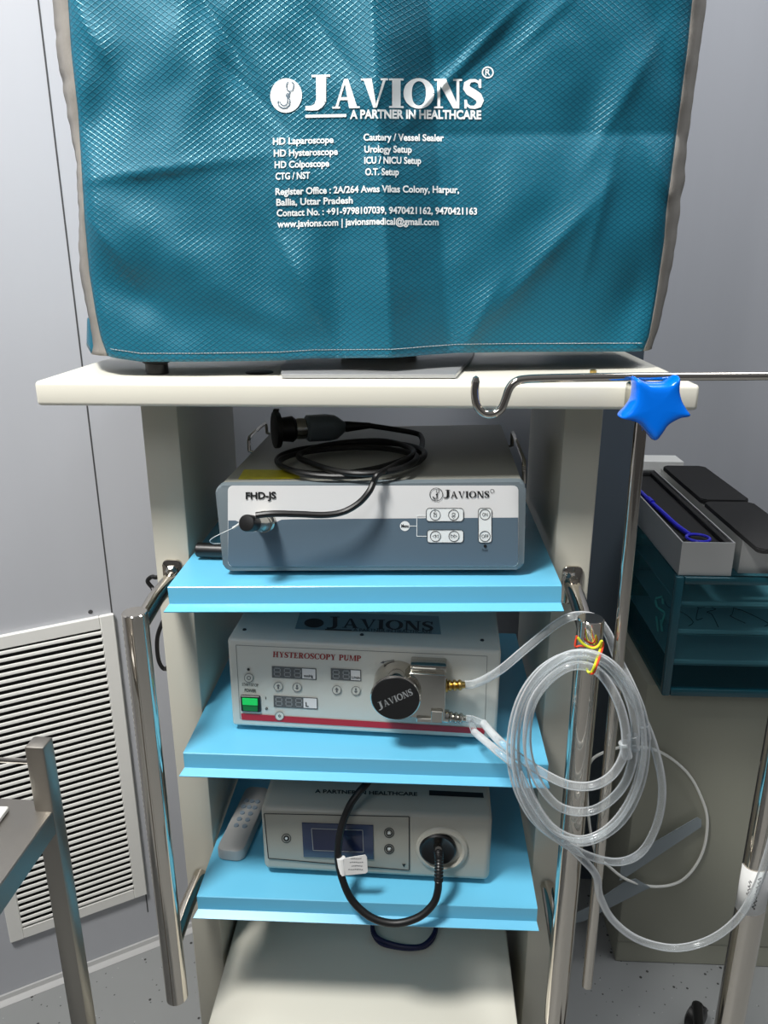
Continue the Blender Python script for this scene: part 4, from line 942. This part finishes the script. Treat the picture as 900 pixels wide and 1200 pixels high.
for y0, y1, dz in ((.553, .80, 0), (.30, .545, -.001)):
    bm = new(); pr = rrect(.5815, .668, y0, y1, .010, 5); zprism(bm, pr, .9025, .911+dz)
    bmesh.ops.bevel(bm, geom=[e_ for e_ in bm.edges if abs(e_.verts[0].co.z-e_.verts[1].co.z) < 1e-6 and e_.verts[0].co.z > .905], offset=.002, segments=2, affect='EDGES'); obj('foam_pad', bm, 'foam', c2)
bm = new(); zprism(bm, [(.50, .818), (.632, .818), (.632, .878), (.50, .878)], .6262, ony(775, 541, .82).z); tag(obj('white_box', bm, 'paper'), 'plain white carton standing behind the silver instrument cases', 'box')

# white loop and strap in front of the cabinet
YL = .373
lp = [(698, 1000), (690, 960), (688, 915), (692, 893), (707, 882), (735, 875), (771, 880), (804, 904), (822, 935), (829, 964), (822, 1002), (800, 1031), (769, 1039), (735, 1031), (711, 1013)]
bm = new(); tube(bm, spline([ony(x, y, YL if x > 745 else YL-.01) for x, y in lp], 8, True), .0026, 10); tag(obj('white_cable', bm, 'whitecable'), 'thin white cable loop hanging in front of the beige cabinet', 'cable')
bm = new()
def slab(px, Y, t=.0015):
    q = [ony(x, y, Y) for x, y in px]; a = [bm.verts.new(p) for p in q]; b = [bm.verts.new(p+V((0, t, 0))) for p in q]; n = len(q)
    bm.faces.new(a); bm.faces.new(b[::-1])
    for k in range(n): bm.faces.new((a[k], a[(k+1) % n], b[(k+1) % n], b[k]))
slab([(817, 958), (822, 961), (822, 969), (731, 1030), (726, 1032), (728, 1010)], YL-.0065)
slab([(731, 1034), (745, 1030), (762, 1040), (683, 1080), (664, 1084), (661, 1078), (688, 1064)], YL-.009)
tag(obj('plastic_strap', bm, 'strap'), 'grey translucent plastic strap slanting across the cabinet lower left', 'strap')

# drip stand at the right edge
PX, PY = .5062, 0
DS = thing('drip_stand', 'thick chrome stand pole with a handwritten white tape, at the right edge', 'stand', (PX, PY, 0))
bm = new(); cyl(bm, (PX, PY, .06), (PX, PY, 1.25), .0185, 36, bev=.001); obj('pole', bm, 'chrome', DS)
bm = new(); lathe(bm, [(0, 0), (0, .04), (.03, .04), (.05, .025), (.05, 0)], (PX, PY, .045), (0, 0, 1), 28); obj('hub', bm, 'pblack', DS)
cs = V((.577, .248, 0)); d0 = (cs-V((PX, PY, 0))); L0 = d0.length
for k in range(4):
    a = math.atan2(d0.y, d0.x)+k*math.pi/2; ex = V((PX+math.cos(a)*L0, PY+math.sin(a)*L0, 0))
    bm = new(); tube(bm, [V((PX, PY, .066)), ex+V((0, 0, .052))], .009, 14); obj('leg', bm, 'pblack', DS)
    bm = new(); lathe(bm, [(-.012, 0), (-.012, .018), (-.008, .025), (.008, .025), (.012, .018), (.012, 0)], ex+V((0, 0, .0253)), (math.cos(a+1), math.sin(a+1), 0), 20); cyl(bm, ex+V((0, 0, .03)), ex+V((0, 0, .054)), .010, 12); obj('caster', bm, 'pblack', DS)
zt0 = ony(880, 1062, PY).z; zt1 = ony(890, 1010, PY).z
bm = new(); n = 14; R_ = .0191; A = []; B = []
for k in range(n+1):
    a = math.radians(-185+130*k/n); sl = .006*math.cos(a)
    A.append(V((PX+R_*math.cos(a), PY+R_*math.sin(a), zt0+sl+.004))); B.append(V((PX+R_*math.cos(a), PY+R_*math.sin(a), zt1+sl+.002)))
strip(bm, A, B); o = tag(obj('tape_label', bm, 'tag', DS), 'white tape with handwriting'); so = o.modifiers.new('thickness', 'SOLIDIFY'); so.thickness = .0006; so.offset = 1
bm = new()
def onpole(s, t):
    a = math.radians(-150+s*70); z = zt0+(zt1-zt0)*t; return V((PX+(R_+.0009)*math.cos(a), PY+(R_+.0009)*math.sin(a), z+.004))
def scrawl(s0, n_, t0, t1, amp):
    pts = [(s0+amp*math.sin(k*2.4)+.02*k/n_, t0+(t1-t0)*k/n_+.012*math.cos(k*1.9)) for k in range(n_+1)]
    for p, q in zip(pts, pts[1:]):
        a, b = onpole(*p), onpole(*q); tube(bm, [a, b], .0004, 4)
scrawl(.22, 12, .35, .72, .08); scrawl(.62, 22, .12, .86, .09); obj('handwriting', bm, 'ink', o, 0)

# ================================================================== STEEL TABLE, LEFT
TZ = .78
K = onz(62, 951, TZ); e1 = (onz(0, 1038, TZ)-K); TF = Frame(K, (-e1).cross(V((0, 0, 1))) if False else V((e1.y, -e1.x, 0))*-1)
TF = Frame(K, V((-e1.y, e1.x, 0)) if (-e1.y) > 0 else V((e1.y, -e1.x, 0)))
TT = thing('instrument_table', 'stainless steel table with square posts at the left edge, in front of the vent', 'table', (K.x-.25, K.y-.2, 0))
bm = new(); Mt = TF.M(); box(bm, -.62, 0, -.45, .017, -.028, 0, .0012, 1, Mt); obj('table_top', bm, 'steeltop', TT)
pw = .0205
for u, d in ((0, 0), (-.62+pw, 0), (0, -.45+pw), (-.62+pw, -.45+pw)):
    bm = new(); tz = TF.loc(ony(48, 876, K.y)).z; box(bm, u-pw+.001, u+.001, d-.001, d+pw-.001, -TZ+.0, tz, .002, 2, Mt); obj('post', bm, 'steel', TT)
rz = TF.loc(ony(38, 893, K.y+.01)).z
bm = new(); cyl(bm, TF.P(-pw, pw/2, rz), TF.P(-.62+pw, pw/2, rz), .0028, 10); obj('guard_rail', bm, 'chrome', TT)
bm = new(); q0 = onz(2, 964, TZ); box(bm, -.06, -.001, -.03, .008, .0004, .006, .001, 1, Matrix.Translation(V((q0.x, q0.y+.01, TZ)))); tag(obj('white_pad', bm, 'paper'), 'small white pad lying on the steel table top', 'pad')
